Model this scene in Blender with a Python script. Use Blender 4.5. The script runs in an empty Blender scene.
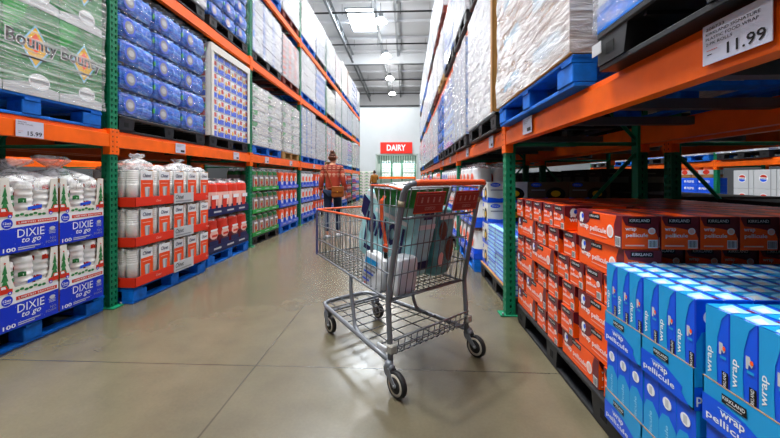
import bpy, math, random
from mathutils import Vector, Matrix
RN = random.Random(11)
COL = bpy.context.scene.collection
PI = math.pi
ORD = ['first','second','third','fourth','fifth','sixth','seventh','eighth','ninth','tenth','eleventh','twelfth','thirteenth','fourteenth']

# ---------------------------------------------------------------- materials
def lin(h):
    out = []
    for i in (0, 2, 4):
        c = int(h[i:i+2], 16)/255
        out.append(c/12.92 if c <= .04045 else ((c+.055)/1.055)**2.4)
    return tuple(out)
MATS = {}
def mat(name, col, rough=.5, metal=0., noise=None, bump=0., emis=0., alpha=1., coat=0., trans=0.):
    if name in MATS: return MATS[name]
    if isinstance(col, str): col = lin(col)
    m = bpy.data.materials.new(name); m.use_nodes = True
    nt = m.node_tree; b = nt.nodes['Principled BSDF']
    b.inputs['Base Color'].default_value = (*col, 1)
    b.inputs['Roughness'].default_value = rough
    b.inputs['Metallic'].default_value = metal
    b.inputs['Coat Weight'].default_value = coat
    b.inputs['Transmission Weight'].default_value = trans
    b.inputs['Alpha'].default_value = alpha
    b.inputs['Specular IOR Level'].default_value = .28 if not (coat or metal) else .5
    if emis:
        b.inputs['Emission Color'].default_value = (*col, 1); b.inputs['Emission Strength'].default_value = emis
    if noise or bump:
        tc = nt.nodes.new('ShaderNodeTexCoord'); n = nt.nodes.new('ShaderNodeTexNoise')
        n.inputs['Scale'].default_value = noise[0] if noise else 20
        n.inputs['Detail'].default_value = 4
        nt.links.new(tc.outputs['Object'], n.inputs['Vector'])
        if noise:
            r = nt.nodes.new('ShaderNodeValToRGB')
            a = noise[1]
            r.color_ramp.elements[0].color = (*[c*(1-a) for c in col], 1); r.color_ramp.elements[0].position = .3
            r.color_ramp.elements[1].color = (*[min(1, c*(1+a)) for c in col], 1); r.color_ramp.elements[1].position = .7
            nt.links.new(n.outputs['Fac'], r.inputs['Fac']); nt.links.new(r.outputs['Color'], b.inputs['Base Color'])
        if bump:
            bp = nt.nodes.new('ShaderNodeBump'); bp.inputs['Strength'].default_value = bump; bp.inputs['Distance'].default_value = .02
            nt.links.new(n.outputs['Fac'], bp.inputs['Height']); nt.links.new(bp.outputs['Normal'], b.inputs['Normal'])
    MATS[name] = m
    return m

def film(name, lo, hi, col=(.70,.72,.76), rough=.22, rot=.6, scale=(2.2, 2.2, 14)):
    """stretch film: clear in places, milky streaks in others"""
    m = bpy.data.materials.new(name); m.use_nodes = True
    nt = m.node_tree; b = nt.nodes['Principled BSDF']
    b.inputs['Base Color'].default_value = (*col, 1); b.inputs['Roughness'].default_value = rough
    tc = nt.nodes.new('ShaderNodeTexCoord'); mp = nt.nodes.new('ShaderNodeMapping'); n = nt.nodes.new('ShaderNodeTexNoise')
    mp.inputs['Scale'].default_value = scale; mp.inputs['Rotation'].default_value = (rot, rot*.6, 0)
    n.inputs['Scale'].default_value = 2.; n.inputs['Detail'].default_value = 6; n.inputs['Roughness'].default_value = .65
    n.inputs['Distortion'].default_value = .9
    r = nt.nodes.new('ShaderNodeMapRange')
    r.inputs['From Min'].default_value = .38; r.inputs['From Max'].default_value = .66
    r.inputs['To Min'].default_value = lo; r.inputs['To Max'].default_value = hi
    nt.links.new(tc.outputs['Object'], mp.inputs['Vector']); nt.links.new(mp.outputs['Vector'], n.inputs['Vector'])
    nt.links.new(n.outputs['Fac'], r.inputs['Value']); nt.links.new(r.outputs['Result'], b.inputs['Alpha'])
    n2 = nt.nodes.new('ShaderNodeTexNoise'); n2.inputs['Scale'].default_value = 3.2; n2.inputs['Detail'].default_value = 2; n2.inputs['Distortion'].default_value = 1.2
    mp2 = nt.nodes.new('ShaderNodeMapping'); mp2.inputs['Scale'].default_value = (.7, .7, 4.); mp2.inputs['Rotation'].default_value = (-rot*1.2, rot, 0)
    nt.links.new(tc.outputs['Object'], mp2.inputs['Vector']); nt.links.new(mp2.outputs['Vector'], n2.inputs['Vector'])
    ad = nt.nodes.new('ShaderNodeMath'); ad.operation = 'ADD'; nt.links.new(n.outputs['Fac'], ad.inputs[0]); nt.links.new(n2.outputs['Fac'], ad.inputs[1])
    bp = nt.nodes.new('ShaderNodeBump'); bp.inputs['Strength'].default_value = .5; bp.inputs['Distance'].default_value = .04
    nt.links.new(ad.outputs[0], bp.inputs['Height']); nt.links.new(bp.outputs['Normal'], b.inputs['Normal'])
    b.inputs['Specular IOR Level'].default_value = .8
    MATS[name] = m
    return m

def streak_mat(name, cols, scale, rough):
    m = bpy.data.materials.new(name); m.use_nodes = True; nt = m.node_tree; L = nt.links; b = nt.nodes['Principled BSDF']
    b.inputs['Roughness'].default_value = rough; b.inputs['Coat Weight'].default_value = .4
    tc = nt.nodes.new('ShaderNodeTexCoord'); mp = nt.nodes.new('ShaderNodeMapping'); mp.inputs['Scale'].default_value = scale; n = nt.nodes.new('ShaderNodeTexNoise')
    n.inputs['Scale'].default_value = 2.4; n.inputs['Detail'].default_value = 7; n.inputs['Roughness'].default_value = .7; n.inputs['Distortion'].default_value = .6
    L.new(tc.outputs['Object'], mp.inputs[0]); L.new(mp.outputs[0], n.inputs['Vector'])
    r = nt.nodes.new('ShaderNodeValToRGB'); e = r.color_ramp.elements; e[0].position = .38; e[0].color = (*lin(cols[0]), 1); e[1].position = .7; e[1].color = (*lin(cols[-1]), 1)
    for k, c in enumerate(cols[1:-1]): q = e.new(.38+.36*(k+1)/(len(cols)-1)); q.color = (*lin(c), 1)
    L.new(n.outputs['Fac'], r.inputs['Fac']); L.new(r.outputs['Color'], b.inputs['Base Color'])
    bp = nt.nodes.new('ShaderNodeBump'); bp.inputs['Strength'].default_value = .9; bp.inputs['Distance'].default_value = .03; L.new(n.outputs['Fac'], bp.inputs['Height']); L.new(bp.outputs['Normal'], b.inputs['Normal'])
    MATS[name] = m; return m

M = {}
def defm():
    M['orange'] = mat('rack_orange_paint', 'f26200', .45, noise=(6, .12))
    M['green'] = mat('rack_green_paint', '0b7350', .45, noise=(8, .15))
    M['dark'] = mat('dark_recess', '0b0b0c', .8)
    M['bluewood'] = mat('blue_painted_wood', '0066c8', .6, noise=(14, .3))
    M['blackpl'] = mat('black_plastic', '1b1c1f', .5, noise=(10, .2))
    M['wood'] = mat('bare_wood', 'b08a50', .7, noise=(12, .2))
    M['redwood'] = mat('red_brown_wood', '6d2c22', .7, noise=(12, .2))
    M['steel'] = mat('galvanised_steel', '8f959b', .45, .6)
    M['cartgrey'] = mat('cart_grey_coating', '6f737a', .36, .2)
    M['cartdark'] = mat('cart_dark_wire', '565960', .38, .3)
    M['cartorange'] = mat('cart_orange_plastic', 'd8562c', .38)
    M['cartred'] = mat('cart_red_panel', '8e2a20', .42)
    M['faded'] = mat('faded_print', 'b9887c', .6)
    M['rubber'] = mat('black_rubber', '1d1d1e', .6)
    M['hub'] = mat('wheel_grey_hub', 'b3ada0', .5)
    M['white'] = mat('white_print', 'e2e5e8', .5)
    M['offwhite'] = mat('off_white_card', 'dcdad2', .6)
    M['cup'] = mat('white_foam_cup', 'f4f4f2', .45)
    M['shipwhite'] = mat('white_shipping_board', 'b4b8bd', .6, noise=(6, .06))
    M['black'] = mat('black_print', '101012', .45)
    M['navy'] = mat('navy_print', '141c4e', .4)
    M['royal'] = mat('royal_blue_card', '0c30c0', .4)
    M['kblue'] = mat('bright_blue_card', '0552dc', .34, coat=.25)
    M['sky'] = mat('cyan_blue_card', '1494d2', .34, coat=.25)
    M['pale'] = mat('pale_blue_card', '8fcbea', .5, noise=(30, .2))
    M['corange'] = mat('orange_red_card', 'f75400', .36, coat=.12)
    M['maroon'] = mat('maroon_card', '661421', .36, coat=.12)
    M['pinky'] = mat('pale_pink_print', 'e9b9ae', .4)
    M['tan'] = mat('brown_cardboard', 'a9783f', .75, noise=(9, .08))
    M['redtray'] = mat('red_card_tray', 'da3018', .5)
    M['chred'] = mat('orange_red_sleeve', 'ea4a14', .45)
    M['grey'] = mat('mid_grey_print', '8c8f93', .5)
    M['lgrey'] = mat('light_grey_print', 'b9bcc0', .5)
    M['red'] = mat('bright_red', 'c9301c', .45)
    M['dgreen'] = mat('fir_green', '2e7a42', .6, noise=(60, .4))
    M['lgreen'] = mat('bright_green_card', '1f9a3c', .45)
    M['yellow'] = mat('yellow_print', 'e8b61e', .45)
    M['teal'] = mat('pale_teal_pack', 'a2dbe2', .3, noise=(9, .12), coat=.3)
    M['packwhite'] = mat('white_plastic_pack', 'dfe3e8', .35, bump=.25)
    M['waterblue'] = mat('water_bottle_blue', '1279e0', .18, noise=(16, .35), coat=.5)
    M['bottle'] = mat('clear_bottle_plastic', '6fa8e8', .12, noise=(14, .25), coat=.5)
    M['waterfilm'] = streak_mat('blue_wrap_painted_glints', ['0648b8','0f68dc','58a4ee','eef6fc'], (3, 3, 11), .16)  # pale end of the ramp paints the wrap's highlights into its colour
    M['bag'] = film('clear_poly_bag', .15, .8, (.85,.86,.88), .2, .4, (7, 7, 7))
    M['film'] = film('stretch_film_clear', .03, .5, rough=.14)
    M['filmmilk'] = film('stretch_film_milky', .12, .8, (.72,.74,.78), .16)
    M['filmlight'] = film('stretch_film_thin', .0, .28)
    M['filmfaint'] = film('stretch_film_faint', .0, .12, rough=.12)
    M['filmheavy'] = film('stretch_film_heavy', .35, .97, (.78,.79,.82), .16, 1.)
    M['filmside'] = film('stretch_film_banded', .02, .48, (.88,.9,.9), .25, .1, (1.2, 1.2, 22))
    M['skin'] = mat('skin', 'c68c6c', .5)
    M['hair'] = mat('auburn_hair', '5a3120', .5, noise=(40, .5), bump=.4)
    M['jeans'] = mat('dark_jeans', '182640', .8, noise=(30, .25))
    M['leather'] = mat('tan_leather', '8a4a1c', .45, noise=(12, .2))
    M['deck'] = mat('roof_deck', 'd3d6dc', .7)
    M['blackpipe'] = mat('black_pipe', '2b2d30', .5)
    M['whitewall'] = mat('white_wall_paint', 'b4b8bb', .75, noise=(1.5, .03))
defm()

# ---------------------------------------------------------------- mesh builder
class Fr:
    def __init__(s, o, ux, uy):
        s.o = Vector(o); s.ux = Vector(ux).normalized(); s.uy = Vector(uy).normalized(); s.n = s.ux.cross(s.uy)
    def p(s, x, y, off=0.): return s.o+s.ux*x+s.uy*y+s.n*off
TXT = {}
def text_geo(body, bold=0., shear=0.):
    k = (body, bold, shear)
    if k in TXT: return TXT[k]
    cu = bpy.data.curves.new('t', 'FONT'); cu.body = body; cu.size = 1; cu.resolution_u = 2; cu.offset = bold; cu.shear = shear
    o = bpy.data.objects.new('t', cu); COL.objects.link(o)
    dg = bpy.context.evaluated_depsgraph_get(); me = o.evaluated_get(dg).to_mesh()
    vs = [(v.co.x, v.co.y) for v in me.vertices]; fs = [tuple(p.vertices) for p in me.polygons]
    o.evaluated_get(dg).to_mesh_clear(); bpy.data.objects.remove(o); bpy.data.curves.remove(cu)
    x0 = min(v[0] for v in vs); x1 = max(v[0] for v in vs); y0 = min(v[1] for v in vs); y1 = max(v[1] for v in vs)
    TXT[k] = ([(x-x0, y-y0) for x, y in vs], fs, x1-x0, y1-y0)
    return TXT[k]

class MB:
    def __init__(s): s.v = []; s.f = []; s.mi = []; s.sm = []; s.mats = []
    def m(s, mt):
        if isinstance(mt, str): mt = M[mt]
        if mt not in s.mats: s.mats.append(mt)
        return s.mats.index(mt)
    def add(s, vs, fs, mt, smooth=False):
        k = len(s.v); i = s.m(mt)
        s.v += [tuple(v) for v in vs]
        for f in fs: s.f.append(tuple(a+k for a in f)); s.mi.append(i); s.sm.append(smooth)
        return s
    def box(s, x0, x1, y0, y1, z0, z1, mt, bev=0., T=None):
        if bev <= 0:
            vs = [(x, y, z) for z in (z0, z1) for y in (y0, y1) for x in (x0, x1)]
            fs = [(0,2,3,1),(4,5,7,6),(0,1,5,4),(2,6,7,3),(0,4,6,2),(1,3,7,5)]
        else:
            b = min(bev, (x1-x0)*.45, (y1-y0)*.45, (z1-z0)*.45)
            vs = []; ix = {}
            for a in (0,1):
                for c in (0,1):
                    for d in (0,1):
                        X = (x0,x1)[a]; Y = (y0,y1)[c]; Z = (z0,z1)[d]; bx = b if a == 0 else -b; by = b if c == 0 else -b; bz = b if d == 0 else -b
                        ix[(a,c,d,0)] = len(vs); vs.append((X, Y+by, Z+bz))
                        ix[(a,c,d,1)] = len(vs); vs.append((X+bx, Y, Z+bz))
                        ix[(a,c,d,2)] = len(vs); vs.append((X+bx, Y+by, Z))
            fs = []
            I = lambda a,c,d,k: ix[(a,c,d,k)]
            fs += [(I(0,0,0,0),I(0,0,1,0),I(0,1,1,0),I(0,1,0,0)), (I(1,0,0,0),I(1,1,0,0),I(1,1,1,0),I(1,0,1,0))]
            fs += [(I(0,0,0,1),I(1,0,0,1),I(1,0,1,1),I(0,0,1,1)), (I(0,1,0,1),I(0,1,1,1),I(1,1,1,1),I(1,1,0,1))]
            fs += [(I(0,0,0,2),I(0,1,0,2),I(1,1,0,2),I(1,0,0,2)), (I(0,0,1,2),I(1,0,1,2),I(1,1,1,2),I(0,1,1,2))]
            for c in (0,1):
                for d in (0,1): fs.append((I(0,c,d,1),I(1,c,d,1),I(1,c,d,2),I(0,c,d,2)))
            for a in (0,1):
                for d in (0,1): fs.append((I(a,0,d,0),I(a,1,d,0),I(a,1,d,2),I(a,0,d,2)))
            for a in (0,1):
                for c in (0,1): fs.append((I(a,c,0,0),I(a,c,1,0),I(a,c,1,1),I(a,c,0,1)))
            for a in (0,1):
                for c in (0,1):
                    for d in (0,1): fs.append((I(a,c,d,0),I(a,c,d,1),I(a,c,d,2)))
        if T is not None: vs = [T @ Vector(v) for v in vs]
        return s.add(vs, fs, mt)
    def tube(s, path, r, mt, n=8, closed=False, smooth=True):
        P = [Vector(p) for p in path]; L = len(P)
        rr = r if isinstance(r, (list, tuple)) else [r]*L
        vs = []; up = None
        for i, p in enumerate(P):
            if closed: t = (P[(i+1) % L]-P[i-1])
            else: t = P[min(i+1, L-1)]-P[max(i-1, 0)]
            t.normalize()
            if up is None:
                up = t.cross(Vector((0,0,1)));
                if up.length < .05: up = t.cross(Vector((1,0,0)))
                up.normalize()
            else:
                up = up-t*up.dot(t)
                if up.length < 1e-4: up = t.cross(Vector((0,0,1)))
                up.normalize()
            w = t.cross(up)
            for k in range(n):
                a = 2*PI*k/n; vs.append(p+(up*math.cos(a)+w*math.sin(a))*rr[i])
        fs = []
        R_ = L if closed else L-1
        for i in range(R_):
            j = (i+1) % L
            for k in range(n):
                k2 = (k+1) % n; fs.append((i*n+k, i*n+k2, j*n+k2, j*n+k))
        if not closed: fs += [tuple(range(n))[::-1], tuple((L-1)*n+k for k in range(n))]
        return s.add(vs, fs, mt, smooth)
    def lathe(s, prof, mt, n=16, T=None, smooth=True, cap=True):
        vs = []; L = len(prof)
        for r, z in prof:
            for k in range(n):
                a = 2*PI*k/n; vs.append(Vector((r*math.cos(a), r*math.sin(a), z)))
        if T is not None: vs = [T @ v for v in vs]
        fs = [(i*n+k, i*n+(k+1) % n, (i+1)*n+(k+1) % n, (i+1)*n+k) for i in range(L-1) for k in range(n)]
        if cap: fs += [tuple(range(n))[::-1], tuple((L-1)*n+k for k in range(n))]
        return s.add(vs, fs, mt, smooth)
    def shape(s, fr, pts, mt, off=.001): return s.add([fr.p(x, y, off) for x, y in pts], [tuple(range(len(pts)))], mt)
    def rect(s, fr, x0, x1, y0, y1, mt, off=.001): return s.shape(fr, [(x0,y0),(x1,y0),(x1,y1),(x0,y1)], mt, off)
    def ell(s, fr, cx, cy, rx, ry, mt, off=.001, n=20, a0=0, a1=2*PI):
        return s.shape(fr, [(cx+rx*math.cos(a0+(a1-a0)*k/n), cy+ry*math.sin(a0+(a1-a0)*k/n)) for k in range(n)], mt, off)
    def text(s, fr, body, x, y, w, h, mt, off=.002, bold=0., shear=0., ang=0.):
        """text stretched into the w x h box whose lower left corner is x,y"""
        vs, fs, W, H = text_geo(body, bold, shear)
        ca, sa = math.cos(ang), math.sin(ang)
        pts = [(a/W*w, b/H*h) for a, b in vs]
        return s.add([fr.p(x+a*ca-b*sa, y+a*sa+b*ca, off) for a, b in pts], fs, mt)
    def bars(s, fr, x0, x1, y0, y1, mt, n=9, off=.002):
        """a barcode"""
        rr = random.Random(3)
        s.rect(fr, x0, x1, y0, y1, 'white', off)
        w = (x1-x0)/(n*2+1)
        for k in range(n): s.rect(fr, x0+w*(2*k+1), x0+w*(2*k+1)+w*rr.uniform(.6,1.4), y0+(y1-y0)*.12, y1-(y1-y0)*.1, mt, off+.001)
    def build(s, name, parent=None, loc=None, rz=None):
        me = bpy.data.meshes.new(name); me.from_pydata(s.v, [], s.f)
        for mt in s.mats: me.materials.append(mt)
        me.polygons.foreach_set('material_index', s.mi); me.polygons.foreach_set('use_smooth', s.sm); me.update()
        o = bpy.data.objects.new(name, me); COL.objects.link(o)
        if parent is not None: o.parent = parent
        if loc is not None: o.location = loc
        if rz is not None: o.rotation_euler = (0, 0, rz)
        return o
def boxfr(x0, x1, y0, y1, z0, z1, face):
    """frame on one face of a box, origin at the lower left corner as seen from outside"""
    return {'front': Fr((x0,y0,z0),(1,0,0),(0,0,1)), 'right': Fr((x1,y0,z0),(0,1,0),(0,0,1)), 'back': Fr((x1,y1,z0),(-1,0,0),(0,0,1)),
            'left': Fr((x0,y1,z0),(0,-1,0),(0,0,1)), 'top': Fr((x0,y0,z1),(1,0,0),(0,1,0))}[face]
def tag(o, label, cat, group=None, kind=None):
    if label: o['label'] = label
    if cat: o['category'] = cat
    if group: o['group'] = group
    if kind: o['kind'] = kind
    return o
def thing(name, label, cat, loc=(0,0,0), rz=0., group=None):
    o = bpy.data.objects.new(name, None); COL.objects.link(o); o.empty_display_size = .1
    o.location = loc; o.rotation_euler = (0, 0, rz)
    return tag(o, label, cat, group)
def dup(src, loc, rz=None, label=None, group=None, scale=None):
    r = src.copy(); COL.objects.link(r); r.location = loc
    if rz is not None: r.rotation_euler = (0, 0, rz)
    if scale: r.scale = scale
    if label: r['label'] = label
    if group: r['group'] = group
    for ch in list(src.children):
        c = ch.copy(); COL.objects.link(c); c.parent = r
        for g in list(ch.children):
            d = g.copy(); COL.objects.link(d); d.parent = c
    return r
USED = {}
def put(key, make, loc, rz, label, group=None, scale=None):
    """first use moves the freshly made thing itself, later ones copy it"""
    if key not in USED:
        o = make(); USED[key] = o; o.location = loc; o.rotation_euler = (0, 0, rz); o['label'] = label
        if group: o['group'] = group
        if scale: o.scale = scale
        return o
    s = USED[key]
    return dup(s, loc, rz, label, group, scale or (1,1,1))
def struct(mb, name):
    o = mb.build(name); o['kind'] = 'structure'; return o

# ---------------------------------------------------------------- layout numbers
XL, XR = -2.50, .80            # faces of the left and right racks
YS = [.225+2.635*k for k in range(8)]
LV = [1.515, 3.065, 4.43]      # tops of the beams
BH = .14
LZ, RZ = PI/2, -PI/2           # local -y is a product's front
HC = 10.72

def floor_mat():
    m = bpy.data.materials.new('polished_concrete'); m.use_nodes = True
    nt = m.node_tree; b = nt.nodes['Principled BSDF']; L = nt.links
    tc = nt.nodes.new('ShaderNodeTexCoord')
    def noise(sc, det, dist=0):
        n = nt.nodes.new('ShaderNodeTexNoise'); n.inputs['Scale'].default_value = sc; n.inputs['Detail'].default_value = det
        n.inputs['Distortion'].default_value = dist; L.new(tc.outputs['Object'], n.inputs['Vector']); return n
    n1 = noise(.5, 4, .2); n2 = noise(5, 3); n3 = noise(70, 2)
    r1 = nt.nodes.new('ShaderNodeValToRGB'); e = r1.color_ramp.elements
    e[0].position = .3; e[0].color = (.080, .068, .041, 1); e[1].position = .72; e[1].color = (.122, .105, .067, 1)
    L.new(n1.outputs['Fac'], r1.inputs['Fac'])
    r2 = nt.nodes.new('ShaderNodeMapRange'); r2.inputs['From Min'].default_value = .1; r2.inputs['From Max'].default_value = .9
    r2.inputs['To Min'].default_value = .8; r2.inputs['To Max'].default_value = 1.2; L.new(n2.outputs['Fac'], r2.inputs['Value'])
    r3 = nt.nodes.new('ShaderNodeMapRange'); r3.inputs['From Min'].default_value = .1; r3.inputs['From Max'].default_value = .9
    r3.inputs['To Min'].default_value = .9; r3.inputs['To Max'].default_value = 1.1; L.new(n3.outputs['Fac'], r3.inputs['Value'])
    # saw-cut joints: a thin dark line along x=-.88 and every 3.9 m across
    sx = nt.nodes.new('ShaderNodeSeparateXYZ'); L.new(tc.outputs['Object'], sx.inputs['Vector'])
    wob = nt.nodes.new('ShaderNodeMath'); wob.operation = 'MULTIPLY'; wob.inputs[1].default_value = .03; L.new(n1.outputs['Fac'], wob.inputs[0])
    def joint(axis, at, period):
        a = nt.nodes.new('ShaderNodeMath'); a.operation = 'SUBTRACT'; L.new(sx.outputs[axis], a.inputs[0]); a.inputs[1].default_value = at-period/2
        a2 = nt.nodes.new('ShaderNodeMath'); a2.operation = 'ADD'; L.new(a.outputs[0], a2.inputs[0]); L.new(wob.outputs[0], a2.inputs[1])
        w = nt.nodes.new('ShaderNodeMath'); w.operation = 'FLOORED_MODULO'; L.new(a2.outputs[0], w.inputs[0]); w.inputs[1].default_value = period
        d = nt.nodes.new('ShaderNodeMath'); d.operation = 'SUBTRACT'; L.new(w.outputs[0], d.inputs[0]); d.inputs[1].default_value = period/2
        ab = nt.nodes.new('ShaderNodeMath'); ab.operation = 'ABSOLUTE'; L.new(d.outputs[0], ab.inputs[0])
        mr = nt.nodes.new('ShaderNodeMapRange'); mr.inputs['From Min'].default_value = .002; mr.inputs['From Max'].default_value = .007
        mr.inputs['To Min'].default_value = .5; mr.inputs['To Max'].default_value = 1; L.new(ab.outputs[0], mr.inputs['Value'])
        return mr
    j1 = joint('X', -.87, 4.1); j2 = joint('Y', 2.02, 4.2)
    out = None
    for nd in (r2, r3, j1, j2):
        mx = nt.nodes.new('ShaderNodeVectorMath'); mx.operation = 'MULTIPLY'
        L.new(out if out else r1.outputs['Color'], mx.inputs[0]); L.new(nd.outputs['Result'], mx.inputs[1]); out = mx.outputs['Vector']
    L.new(out, b.inputs['Base Color'])
    rr = nt.nodes.new('ShaderNodeMapRange'); rr.inputs['To Min'].default_value = .22; rr.inputs['To Max'].default_value = .3
    b.inputs['Roughness'].default_value = .27
    b.inputs['Coat Weight'].default_value = .14; b.inputs['Coat Roughness'].default_value = .16
    return m
# ---------------------------------------------------------------- the shell
X0, X1, Y0, Y1 = -13., 13.5, -7., 58.
mb = MB(); mb.box(X0, X1, Y0, Y1, -.2, 0, floor_mat()); struct(mb, 'floor')
mb = MB(); mb.box(X0-.2, X0, Y0, Y1, 0, HC, mat('grey_wall_paint', '4a4b4d', .8)); struct(mb, 'wall_left')
mb = MB(); mb.box(X1, X1+.2, Y0, Y1, 0, HC, MATS['grey_wall_paint']); struct(mb, 'wall_right')
mb = MB(); mb.box(X0, X1, Y0-.2, Y0, 0, HC, MATS['grey_wall_paint']); struct(mb, 'wall_front')
mb = MB(); mb.box(X0, X1, Y1, Y1+.2, 0, HC, mat('dim_far_wall', '54565a', .8)); struct(mb, 'wall_far')
# white dairy-cooler wall across the aisle end, with an opening
YB = 25.; OX0, OX1, OZ = -2.16, .79, 2.9
mb = MB()
mb.box(X0, OX0, YB, YB+.15, 0, 6.3, 'whitewall'); mb.box(OX1, X1, YB, YB+.15, 0, 6.3, 'whitewall'); mb.box(OX0, OX1, YB, YB+.15, OZ, 6.3, 'whitewall')
struct(mb, 'wall_back')
mb = MB(); mb.box(X0, X1, YB-.03, YB+.2, 6.3, 6.42, 'blackpipe'); struct(mb, 'trim_1')
mb = MB(); mb.box(X0, X1, YB+.2, YB+6, 6.3, 6.36, mat('cooler_roof', '4b4d50', .8)); struct(mb, 'trim_2')
mb = MB()
fm = mat('cooler_frame', 'a9b4b0', .5)
mb.box(OX0-.05, OX0+.04, YB-.05, YB+.16, 0, OZ, fm); mb.box(OX1-.04, OX1+.05, YB-.05, YB+.16, 0, OZ, fm); mb.box(OX0-.05, OX1+.05, YB-.05, YB+.16, OZ-.07, OZ+.03, fm)
struct(mb, 'door_1')
# inside of the cooler
cw = mat('cooler_white_panel', 'e8f0ec', .5)
mb = MB(); mb.box(OX0-1.2, OX1+1.2, YB+4, YB+4.1, 0, 3.4, cw); mb.box(OX0-1.3, OX0-1.2, YB+.16, YB+4.1, 0, 3.4, cw); mb.box(OX1+1.2, OX1+1.3, YB+.16, YB+4.1, 0, 3.4, cw)
struct(mb, 'wall_cooler')
# ceiling with skylight holes
SK = [(-3.4,-1.77,19.4,22.4), (-3.4,-1.77,9.4,12.4), (-3.4,-1.77,-.6,2.4), (3.6,5.2,14,17), (3.6,5.2,4,7), (-9.4,-7.8,14,17), (-9.4,-7.8,4,7), (9.4,11,8,11)]
mb = MB()
xs = sorted({X0, X1} | {s for k in SK for s in k[:2]}); ys = sorted({Y0, Y1} | {s for k in SK for s in k[2:]})
for i in range(len(xs)-1):
    for j in range(len(ys)-1):
        cx, cy = (xs[i]+xs[i+1])/2, (ys[j]+ys[j+1])/2
        if any(a < cx < b and c < cy < d for a, b, c, d in SK): continue
        mb.box(xs[i], xs[i+1], ys[j], ys[j+1], HC, HC+.12, 'deck')
struct(mb, 'ceiling')
skm = mat('skylight_glow', (.86,.94,1.), .5, emis=26.)
for i, (a, b_, c, d) in enumerate(SK):
    mb = MB(); mb.box(a, b_, c, d, HC+.06, HC+.1, skm)
    o = struct(mb, 'window_%d' % (i+1))
    f = MB()
    for q in ((a-.06,a,c-.06,d+.06),(b_,b_+.06,c-.06,d+.06),(a,b_,c-.06,c),(a,b_,d,d+.06)): f.box(q[0], q[1], q[2], q[3], HC-.06, HC+.05, 'steel')
    f.build('window_frame', o)
n = 3
for y in [k*2.45-6 for k in range(26)]:      # roof purlins
    mb = MB(); mb.box(X0, X1, y-.03, y+.03, HC-.16, HC, 'deck'); mb.box(X0, X1, y-.06, y+.06, HC-.17, HC-.155, 'deck')
    struct(mb, 'trim_%d' % n); n += 1
# deep white girder across
mb = MB(); mb.box(X0, X1, 26., 26.1, 9.72, HC, mat('girder_white', 'd5dae0', .5)); mb.box(X0, X1, 25.93, 26.17, 9.7, 9.74, M['steel']); struct(mb, 'trim_%d' % n); n += 1
mb = MB(); mb.box(X0, X1, 39., 39.15, 9.4, HC, 'deck'); struct(mb, 'trim_%d' % n); n += 1

# roof fittings
def truss(x, label):
    mb = MB(); z0, z1 = 9.85, 10.45
    for z in (z0, z1):
        mb.box(x-.07, x+.07, -6, 56, z, z+.05, 'steel')
    k = 0; y = -6.
    while y < 55.5:
        a, b_ = (z0+.04, z1) if k % 2 == 0 else (z1, z0+.04)
        mb.tube([(x, y, a), (x, y+.75, b_)], .025, 'steel', 5); y += .75; k += 1
    tag(mb.build('roof_truss'), label, 'roof truss')
truss(-4.0, 'long steel lattice truss left of the skylight, running down the aisle')
truss(6.4, 'steel lattice truss over the right-hand neighbour aisle')
for x, w, lab in ((-1.7, .09, 'wide pale metal lighting channel running above the row of hanging lamps'), (-.6, .065, 'narrower grey conduit channel on the right of the hanging lamps')):
    mb = MB(); mb.box(x-w, x+w, -5, 50, 10.28, 10.42, 'steel'); tag(mb.build('ceiling_channel'), lab, 'conduit')
for i, y in enumerate((18.9, 23.4, 31.9, 37.)):
    mb = MB(); mb.tube([(X0+.3, y, 10.22), (X1-.3, y, 10.22)], .05, 'blackpipe', 8)
    for x in [X0+1.5+k*1.6 for k in range(15)]:
        mb.tube([(x, y, 10.22), (x, y, 10.1)], .018, 'blackpipe', 5); mb.tube([(x, y, 10.22), (x, y, HC-.02)], .01, 'blackpipe', 4)
    tag(mb.build('sprinkler_pipe'), 'black sprinkler pipe across the ceiling, %s from the camera' % ORD[i], 'pipe', 'sprinkler pipes')

# high bay lamps
lens_m = mat('lamp_glow', (1., .98, .95), .4, emis=60.)
def make_lamp():
    t = thing('high_bay_light', 'x', 'ceiling light')
    mb = MB(); mb.lathe([(.03,.45),(.13,.44),(.14,.25),(.17,.2),(.18,.18)], 'steel', 14); hs = mb.build('housing', t)
    mb = MB(); mb.tube([(0,0,.44),(.03,0,.47),(0,0,.5),(-.03,0,.47),(0,0,.44)], .006, 'steel', 5); mb.build('hook', hs)
    mb = MB(); mb.lathe([(.16,.2),(.26,.1),(.34,0),(.35,-.02),(.26,-.05),(.01,-.06)], lens_m, 18); mb.build('lens', t)
    mb = MB(); mb.tube([(0,0,.44),(0,0,1.17)], .012, 'blackpipe', 5); mb.build('stem', t)
    return t
rows = {-1.36: 'over this aisle', 4.9: 'over the next aisle right', -7.0: 'over the next aisle left'}
LPOW = 1.
for x, rn in rows.items():
    for k in range(8):
        y = -2.6+5.3*k
        put('lamp', make_lamp, (x, y, 9.55), 0, 'glowing white high bay lamp %s, %s from the camera' % (rn, ORD[k]), 'high bay lamps')
        ld = bpy.data.lights.new('lamp_light', 'AREA'); ld.shape = 'DISK'; ld.size = .5; ld.energy = (440 if x == -1.36 else 140)*LPOW; ld.color = (1., .965, .91); ld.spread = math.radians(112)
        lo = bpy.data.objects.new('lamp_light', ld); COL.objects.link(lo); lo.location = (x, y, 9.45)
        ld = bpy.data.lights.new('lamp_glow', 'POINT'); ld.shadow_soft_size = .2; ld.energy = (300 if x == -1.36 else 110)*LPOW; ld.color = (1., .97, .93)
        lo = bpy.data.objects.new('lamp_glow', ld); COL.objects.link(lo); lo.location = (x, y, 9.25)
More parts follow.
